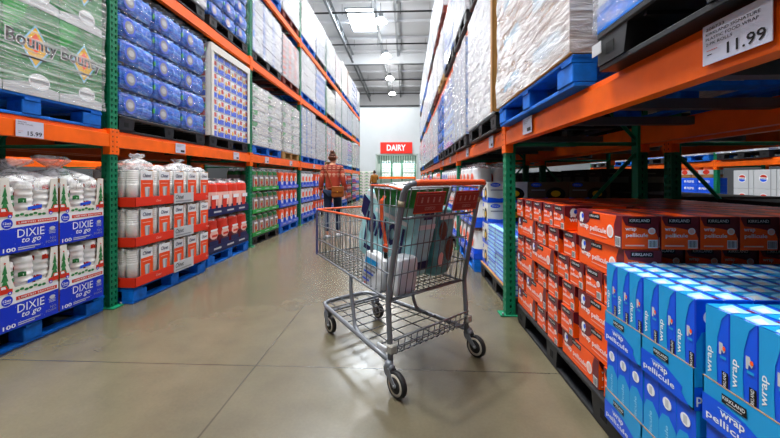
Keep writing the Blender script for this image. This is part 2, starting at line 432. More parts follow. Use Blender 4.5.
for i, (a, b_, c, d) in enumerate(SK):
    ld = bpy.data.lights.new('sky_light', 'AREA'); ld.shape = 'RECTANGLE'; ld.size = b_-a; ld.size_y = d-c; ld.energy = (1500 if a < 0 and a > -5 else 600)*LPOW; ld.color = (.86, .94, 1.)
    lo = bpy.data.objects.new('sky_light', ld); COL.objects.link(lo); lo.location = ((a+b_)/2, (c+d)/2, HC-.02)
w = bpy.data.worlds.new('w'); bpy.context.scene.world = w; w.use_nodes = True
w.node_tree.nodes['Background'].inputs[0].default_value = (.5,.55,.6,1); w.node_tree.nodes['Background'].inputs[1].default_value = .0
# ---------------------------------------------------------------- racks
def post_mb(h, mt='green'):
    """open channel post with punched holes on the front and both sides; front at y=0"""
    mb = MB(); W = .04; D = .075; t = .006
    def holed(fr, width, cols, pitch=.05, hw=.009, hh=.013):
        nrow = int(h/pitch); cw = width/cols
        for c in range(cols):
            x0 = c*cw; x1 = x0+cw; xm = (x0+x1)/2
            for r in range(nrow):
                z0 = r*pitch; z1 = z0+pitch; zm = (z0+z1)/2+(.25*pitch if c % 2 else 0)*0
                o = [fr.p(x0,z0), fr.p(x1,z0), fr.p(x1,z1), fr.p(x0,z1)]
                i_ = [fr.p(xm-hw*.6,zm-hh), fr.p(xm+hw*.6,zm-hh), fr.p(xm+hw,zm+hh), fr.p(xm-hw,zm+hh)]
                b = [fr.p(xm-hw*.6,zm-hh,-t), fr.p(xm+hw*.6,zm-hh,-t), fr.p(xm+hw,zm+hh,-t), fr.p(xm-hw,zm+hh,-t)]
                mb.add(o+i_, [(0,1,5,4),(1,2,6,5),(2,3,7,6),(3,0,4,7)], mt)
                mb.add(i_+b, [(0,1,5,4),(1,2,6,5),(2,3,7,6),(3,0,4,7)], mt)
    holed(Fr((-W,0,0),(1,0,0),(0,0,1)), 2*W, 2)
    holed(Fr((W,0,0),(0,1,0),(0,0,1)), D, 1); holed(Fr((-W,D,0),(0,-1,0),(0,0,1)), D, 1)
    mb.box(-W+.004, W-.004, D*.8, D-.002, 0, h, mt)
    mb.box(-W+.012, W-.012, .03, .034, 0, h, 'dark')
    return mb
RH = 5.35
def make_upright():
    t = thing('rack_upright', 'x', 'rack upright'); h = RH
    mb = post_mb(h); a = mb.build('post', t)
    b = bpy.data.objects.new('post', a.data); COL.objects.link(b); b.parent = t; b.location = (0, 1.1, 0); b.rotation_euler = (0, 0, PI)
    for y in (.03, 1.07):
        mb = MB(); mb.box(-.055, .055, y-.075, y+.06, 0, .012, 'green', .003); bp = mb.build('base_plate', t); mb = MB(); mb.tube([(.045,y-.055,.012),(.045,y-.055,.03)], .009, 'steel', 6); mb.build('anchor_bolt', bp)
    z = .2; k = 0
    while z < h-.9:
        mb = MB(); mb.tube([(0,.07,z),(0,1.03,z)], .017, 'green', 6); mb.build('horizontal_brace', t)
        mb = MB()
        mb.tube([(0,.07,z+.04),(0,1.03,z+1.1)] if k % 2 == 0 else [(0,1.03,z+.04),(0,.07,z+1.1)], .015, 'green', 6); mb.build('diagonal_brace', t)
        z += 1.18; k += 1
    return t
def make_beam(L, conn=True):
    def f():
        t = thing('rack_beam', 'x', 'rack beam')
        mb = MB()
        # step profile, front face at y=-.004, top at z=0
        prof = [(-.004,-BH),(.05,-BH),(.05,0),(.022,0),(.018,-.028),(-.004,-.034)]
        vs = [(x, y, z) for x in (-L/2, L/2) for y, z in prof]; n = len(prof)
        mb.add(vs, [(i, (i+1) % n, n+(i+1) % n, n+i) for i in range(n)]+[tuple(range(n))[::-1], tuple(range(n, 2*n))], 'orange')
        mb.build('beam_rail', t)
        for sx in (-1, 1):
            mb = MB(); x0, x1 = sorted((sx*(L/2-.002), sx*(L/2+.042)))
            mb.box(x0, x1, -.009, -.001, -BH-.065, .012, 'orange', .002)
            xr = sx*(L/2+.001); mb.box(min(xr, xr-sx*.006), max(xr, xr-sx*.006), -.009, .055, -BH-.065, .012, 'orange')
            fr = Fr((sx*(L/2+.021)-.02, -.009, -BH-.06), (1,0,0), (0,0,1))
            for r in range(5): mb.ell(fr, .02, .02+r*.042, .005, .008, 'dark', .0012, 8)
            mb.build('end_connector', t)
        return t
    return f
SIDES = {'L': 'left', 'R': 'right'}
LEVN = ['lowest', 'middle', 'top']
def rack(name, xf, rz, ys, levels, desc, cross=True):
    s = math.sin(rz)      # front normal is (sin rz, -cos rz)
    for i, y in enumerate(ys):
        put('upright', make_upright, (xf, y, 0), rz, 'green perforated upright, %s, %s from the camera' % (desc, ORD[i]), 'green rack uprights')
    for i in range(len(ys)-1):
        ym = (ys[i]+ys[i+1])/2; L = ys[i+1]-ys[i]-.084
        for k in levels:
            lab = 'orange beam, %s, %s level, %s bay, %s edge'
            put('beam%.3f' % L, make_beam(L), (xf, ym, LV[k]), rz, lab % (desc, LEVN[k], ORD[i], 'aisle'), 'orange rack beams')
            put('beam%.3f' % L, make_beam(L), (xf-s*1.1, ym, LV[k]), rz+PI, lab % (desc, LEVN[k], ORD[i], 'rear'), 'orange rack beams')
            if cross:
                def mk():
                    mb = MB(); mb.box(-.03, .03, .05, 1.05, -.062, -.012, mat('cross_bar_steel', '5f6266', .5, .5)); o = mb.build('support_bar'); return tag(o, 'x', 'support bar')
                for q, dy in enumerate((-.8, -.28, .28, .8)):
                    put('xbar', mk, (xf, ym+dy, LV[k]), rz, 'grey pallet support bar, %s, %s level, %s bay, %s bar' % (desc, LEVN[k], ORD[i], ORD[q]), 'pallet support bars')
rack('L', XL, LZ, YS, (0,1,2), 'left racks')
rack('R', XR, RZ, YS, (0,1,2), 'right racks')
rack('RB', XR+1.1+.18+1.1, LZ, YS[:5], (0,1), 'row behind right racks')
rack('LB', XL-1.1-.18-1.1, RZ, YS[:4], (0,1), 'row behind left racks')
YF = [2.87+2.635*k for k in range(5)]
rack('RF', 6.95, RZ, YF, (0,), 'across next aisle right', cross=False)
rack('LF', -7.3, LZ, [.2+2.635*k for k in range(5)], (0,), 'across next aisle left', cross=False)

# ---------------------------------------------------------------- pallets
def make_pallet(w, d, mt):
    """front -y at y=0 .. depth d, width w along x, .145 tall"""
    def f():
        t = thing('pallet', 'x', 'pallet')
        mb = MB(); n = 7; bw = d/n
        if mt == 'blackpl':
            mb.box(-w/2, w/2, 0, d, .118, .145, mt, .006)
            for k in range(10): mb.box(-w/2+.03+k*(w-.06)/10, -w/2+.045+k*(w-.06)/10, .02, d-.02, .105, .118, mt)
        else:
            for k in range(n): mb.box(-w/2, w/2, k*bw+.006, (k+1)*bw-.006, .126, .145, mt, .003)
            for k in (0, 1, 2): x = -w/2+(.05, w/2, w-.05)[k]; mb.box(x-.05, x+.05, 0, d, .108, .126, mt)
        mb.build('deck', t)
        for x in (-w/2+.08, 0, w/2-.08):
            for y in (.06, d/2, d-.06):
                mb = MB(); hw = .08 if x else .06
                if mt == 'blackpl':
                    vs = [(x-hw, y-.055, .02),(x+hw, y-.055, .02),(x+hw, y+.055, .02),(x-hw, y+.055, .02)]
                    g = .8; vs += [(x-hw/g, y-.055, .12),(x+hw/g, y-.055, .12),(x+hw/g, y+.055, .12),(x-hw/g, y+.055, .12)]
                    vs = [(min(max(a, -w/2), w/2), b, c) for a, b, c in vs]
                    mb.add(vs, [(0,1,5,4),(1,2,6,5),(2,3,7,6),(3,0,4,7),(3,2,1,0),(4,5,6,7)], mt)
                    mb.box(x-hw*.3, x+hw*.3, y-.0565, y-.0555, .05, .09, 'dark')
                else: mb.box(x-hw, x+hw, y-.055, y+.055, .02, .108, mt, .004)
                mb.build('block', t)
        mb = MB()
        for y in (.06, d/2, d-.06): mb.box(-w/2, w/2, y-.05, y+.05, 0, .02, mt, .003)
        for x in (-w/2+.06, w/2-.06): mb.box(x-.05, x+.05, .11, d-.11, 0, .019, mt)
        mb.build('bottom_board', t)
        return t
    return f
def pallet(w, d, mt, loc, rz, label, grp='pallets'):
    return put('pal%.2f%.2f%s' % (w, d, mt), make_pallet(w, d, mt), loc, rz, label, grp)

# ---------------------------------------------------------------- wrapped loads
def shell(w, d, h, amp, seed, mt, n=14):
    """film skin around a load: a box skin with crumpled, slightly bulging faces"""
    rr = random.Random(seed); mb = MB()
    from mathutils import noise as nzz
    def disp(p):
        q = Vector(p)
        a = nzz.noise(q*3.1+Vector((seed*7.3, 0, 0)))*.6+nzz.noise(q*9+Vector((0, seed*3.1, 0)))*.4
        return a
    def face(o, a, b, na, nb, nrm):
        o = Vector(o); a = Vector(a); b = Vector(b); nrm = Vector(nrm); vs = []; fs = []
        for i in range(na+1):
            for j in range(nb+1):
                p = o+a*(i/na)+b*(j/nb)
                c = Vector((0, d/2, h/2)); e = disp(p)*amp
                dr = (p-c); dr = Vector((dr.x/(w/2), dr.y/(d/2), dr.z/(h/2)))
                dv = Vector([math.copysign(max(0, abs(v)-.0)**8, v) for v in dr]); dv.z = max(0, dv.z); p = p+dv*(e+amp*.5)
                vs.append(p)
        for i in range(na):
            for j in range(nb): k = i*(nb+1)+j; fs.append((k, k+nb+1, k+nb+2, k+1))
        mb.add(vs, fs, mt, True)
    x = w/2
    face((-x,0,0),(w,0,0),(0,0,h),n,n,0*Vector((1,1,1))); face((x,0,0),(0,d,0),(0,0,h),n,n,(0,0,0)); face((x,d,0),(-w,0,0),(0,0,h),n,n,(0,0,0))
    face((-x,d,0),(0,-d,0),(0,0,h),n,n,(0,0,0)); face((-x,0,h),(w,0,0),(0,d,0),n,n,(0,0,0))
    return mb
def decorate(mb, kind, w, d, h, rr):
    """print on the front, right and left faces of one case (0..w, 0..d, 0..h)"""
    for fc, W in (('front', w), ('right', d), ('left', d)):
        fr = boxfr(0, w, 0, d, 0, h, fc)
        if kind == 'white':
            mb.rect(fr, W*.08, W*.92, h*.1, h*.2, 'lgrey')
        elif kind == 'bluewhite':
            mb.rect(fr, 0, W, h*.0, h*.42, 'waterblue'); mb.ell(fr, W*.5, h*.68, W*.25, h*.13, 'royal')
        elif kind == 'bluestripe':
            mb.rect(fr, W*.0, W*.2, 0, h, 'waterblue'); mb.rect(fr, W*.3, W*.85, h*.35, h*.6, 'lgrey')
        elif kind == 'redwhite':
            mb.rect(fr, W*.1, W*.28, h*.05, h*.95, 'red'); mb.rect(fr, W*.4, W*.9, h*.2, h*.45, 'pinky')
        elif kind == 'greenwhite':
            mb.rect(fr, 0, W*.3, h*.55, h*.98, 'lgreen'); mb.rect(fr, 0, W, 0, h*.08, 'grey'); mb.rect(fr, W*.02, W*.16, h*.15, h*.45, 'black')
        elif kind == 'bountyish':
            mb.rect(fr, 0, W, 0, h, 'dgreen', .0008)
            mb.shape(fr, [(W*.0,0),(W*1,0),(W*1,h*.1),(W*.55,h*.16),(0,h*.1)], 'lgrey', .0012)
            mb.shape(fr, [(W*.0,h*.62),(W*.3,h*.8),(W*.42,h),(0,h)], 'lgreen', .0012)
            cx, cy = W*.55, h*.56
            mb.shape(fr, [(cx-.10,cy),(cx,cy-.15),(cx+.10,cy),(cx,cy+.15)], 'pale', .0014)
            mb.shape(fr, [(cx-.085,cy),(cx,cy-.13),(cx+.085,cy),(cx,cy+.13)], 'yellow', .0018)
            mb.shape(fr, [(cx-.05,cy+.02),(cx,cy-.05),(cx+.05,cy+.02),(cx,cy+.09)], 'corange', .0022)
            tw = min(W*.92, .36)
            mb.text(fr, 'Bounty', W/2-tw/2-.006, cy-.05, tw+.012, .125, 'white', .0026, .04)
            mb.text(fr, 'Bounty', W/2-tw/2, cy-.045, tw, .115, 'black', .0032, .02)
            mb.rect(fr, W*.3, W*.75, cy-.085, cy-.07, 'black', .0026)
            mb.ell(fr, W*.62, h*.17, .07, .055, 'white', .0026); mb.rect(fr, W*.45, W*.8, h*.15, h*.19, 'grey', .003)
        elif kind == 'printed':
            mb.rect(fr, W*.05, W*.95, h*.05, h*.45, 'kblue'); mb.ell(fr, W*.3, h*.55, W*.16, h*.2, 'yellow', .0015); mb.rect(fr, W*.55, W*.9, h*.55, h*.9, 'red', .0015)
        elif kind == 'orangecap':
            mb.rect(fr, 0, W, h*.0, h*.3, 'lgrey'); mb.rect(fr, 0, W*.5, h*.6, h, 'corange')
        elif kind == 'cream':
            mb.rect(fr, W*.2, W*.8, h*.3, h*.6, 'pale')
BASE = {'white': 'shipwhite', 'bluewhite': 'shipwhite', 'bluestripe': 'shipwhite', 'redwhite': 'shipwhite', 'greenwhite': 'offwhite', 'bountyish': 'lgreen', 'printed': 'white', 'orangecap': 'shipwhite', 'cream': 'tan'}
def make_load(kind, w, d, h, nx, nz, film_m, post=None, amp=.012, ny=2):
    def f():
        t = thing('wrapped_load', 'x', 'wrapped load'); rr = random.Random(len(USED))
        cw, cd, chh = w/nx, d/ny, h/nz
        mb = MB(); mb.box(0, cw-.006, 0, cd-.006, 0, chh-.005, BASE[kind], .006); decorate(mb, kind, cw-.006, cd-.006, chh-.005, rr)
        me = None
        for iz in range(nz):
            for ix in range(nx):
                for iy in range(ny):
                    loc = (-w/2+ix*cw+.003+rr.uniform(-.002,.002), iy*cd+.003, iz*chh)
                    if me is None: o = mb.build('carton', t, loc); me = o.data
                    else:
                        o = bpy.data.objects.new('carton', me); COL.objects.link(o); o.parent = t; o.location = loc
        shell(w+.012, d+.01, h+.006, amp, len(USED)+3, film_m).build('stretch_wrap', t, (0, -.006, 0))
        if post:
            for sx in ((-1, 1) if kind == 'printed' else (1,)):
                mb = MB(); x = sx*(w/2+.018); x0, x1 = sorted((x, x-sx*.07))
                mb.box(x0, x1, -.026, -.02, 0, h, post); x0, x1 = sorted((x, x-sx*.006)); mb.box(x0, x1, -.026, .05, 0, h, post); mb.build('corner_post', t)
            if kind != 'printed': return t
            mb = MB(); mb.box(-w/2-.02, w/2+.02, -.028, -.021, h-.09, h, post); mb.box(-w/2-.02, w/2+.02, -.028, .03, h, h+.006, post); mb.build('top_edge_board', t)
        return t
    return f
def make_water(w, d, h, nx, nz):
    def f():
        t = thing('wrapped_load', 'x', 'wrapped load')
        pw, pd, ph = w/nx, d/2, h/nz
        from mathutils import noise as nzz
        mb = MB(); nseg = 10
        def side(o, a_, b_, nx_, ny_):
            vs = []
            for i in range(nx_+1):
                for j in range(ny_+1):
                    p = Vector(o)+Vector(a_)*(i/nx_)+Vector(b_)*(j/ny_); c = Vector((pw/2, pd/2, ph/2)); q = p-c
                    q = Vector((q.x/(pw/2), q.y/(pd/2), q.z/(ph/2))); m8 = (abs(q.x)**7+abs(q.y)**7+abs(q.z)**7)**(1/7); q = q/m8
                    e = 1+.03*math.cos((p.x+p.y)*2*PI/.066)*(1-abs(q.z))+.05*nzz.noise(p*14)
                    if q.z > .5: e -= .06*(q.z-.5)
                    vs.append((c.x+q.x*pw/2*e*.985, c.y+q.y*pd/2*e*.985, c.z+q.z*ph/2*.99))
            mb.add(vs, [(i*(ny_+1)+j, (i+1)*(ny_+1)+j, (i+1)*(ny_+1)+j+1, i*(ny_+1)+j+1) for i in range(nx_) for j in range(ny_)], 'waterfilm', True)
        side((0,0,0),(pw,0,0),(0,0,ph),24,8); side((pw,0,0),(0,pd,0),(0,0,ph),24,8); side((pw,pd,0),(-pw,0,0),(0,0,ph),24,8); side((0,pd,0),(0,-pd,0),(0,0,ph),24,8); side((0,0,ph),(pw,0,0),(0,pd,0),10,10)
        for i in range(5):      # caps pushing up through the wrap
            for j in range(6): mb.lathe([(.016,ph*.95),(.015,ph*.99)], 'bottle', 8, Matrix.Translation((pw*(i+.5)/5, pd*(j+.5)/6, 0)))
        for fc, W in (('front', pw), ('left', pd), ('right', pd)):
            fr = boxfr(0, pw, 0, pd, 0, ph, fc)
            mb.ell(fr, W*.26, ph*.46, .072, ph*.33, 'kblue', .006); mb.ell(fr, W*.26, ph*.46, .052, ph*.24, 'grey', .0075); mb.ell(fr, W*.26, ph*.46, .035, ph*.12, 'lgrey', .0085)
            mb.ell(fr, W*.96, ph*.5, .012, ph*.12, 'lgreen', .004, 8)
        me = None; rr = random.Random(5)
        for iz in range(nz):
            for ix in range(nx):
                for iy in range(2):
                    loc = (-w/2+ix*pw+rr.uniform(-.006,.006), iy*pd+rr.uniform(-.008,.006), iz*ph)
                    if me is None: o = mb.build('water_bottle_pack', t, loc); me = o.data
                    else: o = bpy.data.objects.new('water_bottle_pack', me); COL.objects.link(o); o.parent = t; o.location = loc
        shell(w+.01, d+.01, h, .022, 9, M['filmfaint'], 22).build('stretch_wrap', t, (0, -.01, 0))
        return t
    return f
# key: (maker, height, what it looks like)
def kind_spec(k, w):
    S = {
     'bounty': (make_load('bountyish', w, .98, 1.2, 3, 2, M['filmside'], amp=.02), 'green and white paper towel packs'),
     'water': (make_water(w, 1.0, 1.17, 3, 5), 'blue water bottle packs'),
     'printed': (make_load('printed', w, 1.0, 1.18, 6, 7, M['filmlight'], post=M['offwhite']), 'colourful printed cartons framed by pale board'),
     'greenwhite': (make_load('greenwhite', w, 1.0, 1.1, 2, 5, M['filmmilk']), 'white bags with small green marks'),
     'white': (make_load('white', w, 1.0, 1.2, 3, 4, M['filmmilk']), 'plain white cartons'),
     'bluestripe': (make_load('bluestripe', w, 1.0, 1.2, 3, 4, M['filmmilk']), 'white cartons with a blue stripe'),
     'bluewhite': (make_load('bluewhite', w, 1.0, 1.2, 3, 5, M['film']), 'blue and white packs'),
     'redwhite': (make_load('redwhite', w, 1.0, 1.2, 2, 4, M['filmmilk']), 'white cartons with a red stripe'),
     'orangecap': (make_load('orangecap', w, 1.0, 1.15, 3, 8, M['film']), 'white trays with orange lids'),
     'brownpost': (make_load('white', w, 1.0, 1.24, 2, 4, M['filmheavy'], post=M['tan']), 'white cartons with brown corner posts'),
     'cream': (make_load('cream', w, 1.0, 1.22, 2, 4, M['filmheavy'], amp=.018), 'pale brown cartons under crumpled film'),
    }
    return S[k]
PALN = {'bluewood': 'blue wooden', 'blackpl': 'black plastic', 'wood': 'bare wooden', 'redwood': 'red-brown wooden'}
def rack_load(side, bay, slot, lev, kind, pm, rearoff=-.06, row=None):
    left = side == 'L'; xf = XL if left else XR; rz = LZ if left else RZ
    y0, y1 = YS[bay]+.05, YS[bay+1]-.05
    big, small = 1.29, 1.10
    if not left: big, small = 1.21, 1.10
    # slot A is nearer the camera on the left (wide), on the right the far one is wide in bay 0
    if left: small = 1.06; y1 -= .055
    if slot == 'A':
        w = big if (left or bay) else small; yc = y0+w/2+.01
    else:
        w = small if (left or bay) else big; yc = y1-w/2-.01
    z = LV[lev]
    if left: rearoff = .0
    s = math.sin(rz); x = xf-s*rearoff
    where = '%s racks, %s level, %s bay, %s half' % (SIDES[side], LEVN[lev], ORD[bay], 'nearer' if slot == 'A' else 'farther')
    pallet(w, 1.0, pm, (x, yc, z), rz, '%s pallet up on the %s' % (PALN[pm], where))
    mk, desc = kind_spec(kind, w)
    o = put('load_%s_%.2f' % (kind, w), mk, (x, yc, z+.145), rz, 'wrapped %s, %s' % (desc, where), 'wrapped pallet loads', (1, 1, (.86 if kind in ('water', 'bounty') else RN.uniform(.74, .86)) if lev == 1 else (RN.uniform(.84, 1) if bay > 1 and kind not in ('water','printed') else 1)))
    return o
LL = [('L',0,'B',0,'bounty','bluewood'), ('L',1,'A',0,'water','blackpl'), ('L',1,'B',0,'printed','blackpl'),
      ('L',2,'A',0,'greenwhite','bluewood'), ('L',2,'B',0,'greenwhite','wood'), ('L',3,'A',0,'bluestripe','bluewood'), ('L',3,'B',0,'white','bluewood'),
      ('L',4,'A',0,'redwhite','wood'), ('L',4,'B',0,'greenwhite','bluewood'), ('L',5,'A',0,'white','bluewood'), ('L',5,'B',0,'bluewhite','bluewood'), ('L',6,'A',0,'greenwhite','blackpl'), ('L',6,'B',0,'white','bluewood'),
      ('L',0,'B',1,'water','bluewood'), ('L',1,'A',1,'redwhite','blackpl'), ('L',1,'B',1,'water','blackpl'), ('L',2,'A',1,'bluestripe','blackpl'), ('L',2,'B',1,'orangecap','redwood'),
      ('L',3,'A',1,'white','bluewood'), ('L',3,'B',1,'bluewhite','bluewood'), ('L',4,'A',1,'greenwhite','blackpl'), ('L',4,'B',1,'white','bluewood'), ('L',5,'A',1,'white','bluewood'), ('L',5,'B',1,'bluestripe','bluewood'), ('L',6,'A',1,'white','wood'), ('L',6,'B',1,'white','bluewood'),
      ('L',2,'A',2,'bluewhite','bluewood'), ('L',2,'B',2,'white','redwood'), ('L',3,'A',2,'redwhite','bluewood'), ('L',3,'B',2,'bluestripe','blackpl'), ('L',4,'A',2,'white','bluewood'), ('L',4,'B',2,'redwhite','blackpl'),
      ('L',5,'A',2,'brownpost','bluewood'), ('L',5,'B',2,'white','bluewood'), ('L',6,'A',2,'bluewhite','bluewood'), ('L',6,'B',2,'bluestripe','bluewood'),
      ('R',0,'A',0,'bluewhite','blackpl'), ('R',0,'B',0,'cream','bluewood'), ('R',1,'A',0,'brownpost','blackpl'), ('R',1,'B',0,'bluestripe','blackpl'),
      ('R',2,'A',0,'bluewhite','blackpl'), ('R',2,'B',0,'water','blackpl'), ('R',3,'A',0,'bluestripe','bluewood'), ('R',3,'B',0,'redwhite','blackpl'), ('R',4,'A',0,'bluestripe','blackpl'), ('R',4,'B',0,'white','blackpl'), ('R',5,'A',0,'bluewhite','blackpl'), ('R',5,'B',0,'white','bluewood'), ('R',6,'A',0,'redwhite','blackpl'), ('R',6,'B',0,'bluestripe','blackpl'),
      ('R',1,'B',1,'white','blackpl'), ('R',2,'A',1,'bluewhite','blackpl'), ('R',2,'B',1,'white','wood'), ('R',1,'A',1,'white','blackpl'), ('R',3,'A',1,'white','redwood'), ('R',3,'B',1,'bluestripe','blackpl'), ('R',4,'A',1,'white','bluewood'), ('R',4,'B',1,'redwhite','blackpl'), ('R',5,'A',1,'bluestripe','bluewood'), ('R',5,'B',1,'white','blackpl'), ('R',6,'A',1,'white','bluewood'), ('R',6,'B',1,'bluewhite','blackpl'),
      ('R',2,'B',2,'white','redwood'), ('R',3,'A',2,'white','redwood'), ('R',3,'B',2,'bluestripe','blackpl'), ('R',4,'A',2,'white','redwood'), ('R',4,'B',2,'white','bluewood'), ('R',5,'A',2,'bluestripe','bluewood'), ('R',5,'B',2,'white','blackpl'), ('R',6,'A',2,'white','bluewood'), ('R',6,'B',2,'bluewhite','blackpl'),
      ]
for a in LL: rack_load(*a)
# pallets and loads of the second rows, seen through the gaps
for sd, xx, rz, w_ in (('right', XR+2.32, LZ, 1.12), ('left', XL-2.32, RZ, 1.12)):
    for lev in (0, 1):
        for i, yc in enumerate((-.95, .95, 2.15, 3.6, 4.85, 6.2, 7.4, 8.9, 10.1) if sd == 'right' else (.95, 2.1, 3.6, 4.8, 6.2, 7.4)):
            if sd == 'right' and i == 0: continue
            k = ['white', 'bluewhite', 'bluestripe', 'greenwhite'][(i+lev) % 4]; pm = ['bluewood', 'blackpl'][(i+lev) % 2]; lv = ['lowest', 'middle'][lev]
            pallet(1.10, 1.0, pm, (xx, yc, LV[lev]), rz, '%s pallet, row behind %s racks, %s level, %s from the camera' % (PALN[pm], sd, lv, ORD[i]))
            mk, desc = kind_spec(k, w_)
            put('load_%s_%.2f' % (k, w_), mk, (xx, yc, LV[lev]+.145), rz, 'wrapped %s, row behind %s racks, %s level, %s' % (desc, sd, lv, ORD[i]), 'wrapped pallet loads', (1, 1, .8))
for i in range(8):     # far side of the next aisle right
    yc = 3.55+1.31*i; k = ['white','bluewhite','redwhite','bluestripe'][i % 4]
    pm = ['bluewood', 'blackpl'][i % 2]
    pallet(1.10, 1.0, pm, (6.89, yc, LV[0]), RZ, '%s pallet, up on the rack across the next aisle, %s from the camera' % (PALN[pm], ORD[i]))
    mk, desc = kind_spec(k, 1.12)
    put('load_%s_%.2f' % (k, 1.12), mk, (6.89, yc, LV[0]+.145), RZ, 'wrapped %s, across the next aisle, %s from the camera' % (desc, ORD[i]), 'wrapped pallet loads')
# the bay beside the camera, whose goods close off the light from behind
YN = -2.41
for sd, xf, rz in (('left', XL, LZ), ('right', XR, RZ)):
    put('upright', make_upright, (xf, YN, 0), rz, 'green perforated upright, %s racks, behind the camera' % sd, 'green rack uprights')
    for lev in (0, 1):
        L = YS[0]-YN-.084; s_ = math.sin(rz)
        for e, (xx, rr_) in (('aisle', (xf, rz)), ('rear', (xf-s_*1.1, rz+PI))):
            put('beam%.3f' % L, make_beam(L), (xx, (YN+YS[0])/2, LV[lev]), rr_, 'orange beam, %s racks, %s level, bay beside the camera, %s edge' % (sd, LEVN[lev], e), 'orange rack beams')
        for q, yc in enumerate((-1.74, -.46)):
            pallet(1.10, 1.0, 'bluewood', (xf-s_*.0, yc, LV[lev]), rz, 'blue wooden pallet, %s racks, %s level, beside the camera, %s half' % (sd, LEVN[lev], ['nearer', 'farther'][q]))
            mk, desc = kind_spec(['bluewhite', 'white'][q], 1.12)
            put('load_%s_%.2f' % (['bluewhite', 'white'][q], 1.12), mk, (xf-s_*.0, yc, LV[lev]+.145), rz, 'wrapped %s, %s racks, %s level, beside the camera' % (desc, sd, LEVN[lev]), 'wrapped pallet loads', (1, 1, .8))
for q, yc in enumerate((-1.74, -.46)):
    pallet(1.10, 1.0, 'blackpl', (XR+.02, yc, 0), RZ, 'black plastic pallet on the floor, right racks, beside the camera, %s half' % ['rear', 'front'][q])
    mk, desc = kind_spec('white', 1.12)
    put('load_white_1.12', mk, (XR+.02, yc, .147), RZ, 'wrapped %s on the floor, right racks, beside the camera, %s half' % (desc, ['rear', 'front'][q]), 'wrapped pallet loads', (1, 1, .9))
# ---------------------------------------------------------------- dixie style cup cartons
def cup_stack_mb(r, h, n, a, b, seed=0):
    """a column of nested paper cups, rims showing"""
    mb = MB(); prof = []; st = h*.5/max(1, n)
    prof = [(r*.74, 0), (r*.97, h*.5)]
    for k in range(n):
        z = h*.5+k*st; prof += [(r*.97, z), (r*1.03, z+st*.2), (r*1.03, z+st*.45), (r*.96, z+st*.6), (r*.96, z+st*.98)]
    mb.lathe(prof, a, 12)
    rr = random.Random(seed)
    for k in range(18):      # printed patches
        an = rr.uniform(0, 2*PI); z = rr.uniform(.12, .9)*h; R0 = r*(.76+.22*min(1, z/h*2))+.0015 if z < h*.5 else r*1.035
        w = .34; hh = h*.035
        mb.add([(R0*math.cos(an-w), R0*math.sin(an-w), z-hh), (R0*math.cos(an), R0*math.sin(an), z-hh*.8), (R0*math.cos(an+w), R0*math.sin(an+w), z-hh), (R0*math.cos(an+w), R0*math.sin(an+w), z+hh), (R0*math.cos(an), R0*math.sin(an), z+hh*1.3), (R0*math.cos(an-w), R0*math.sin(an-w), z+hh)],
               [(0,1,4,5),(1,2,3,4)], b if k % 3 else 'dgreen')
    return mb
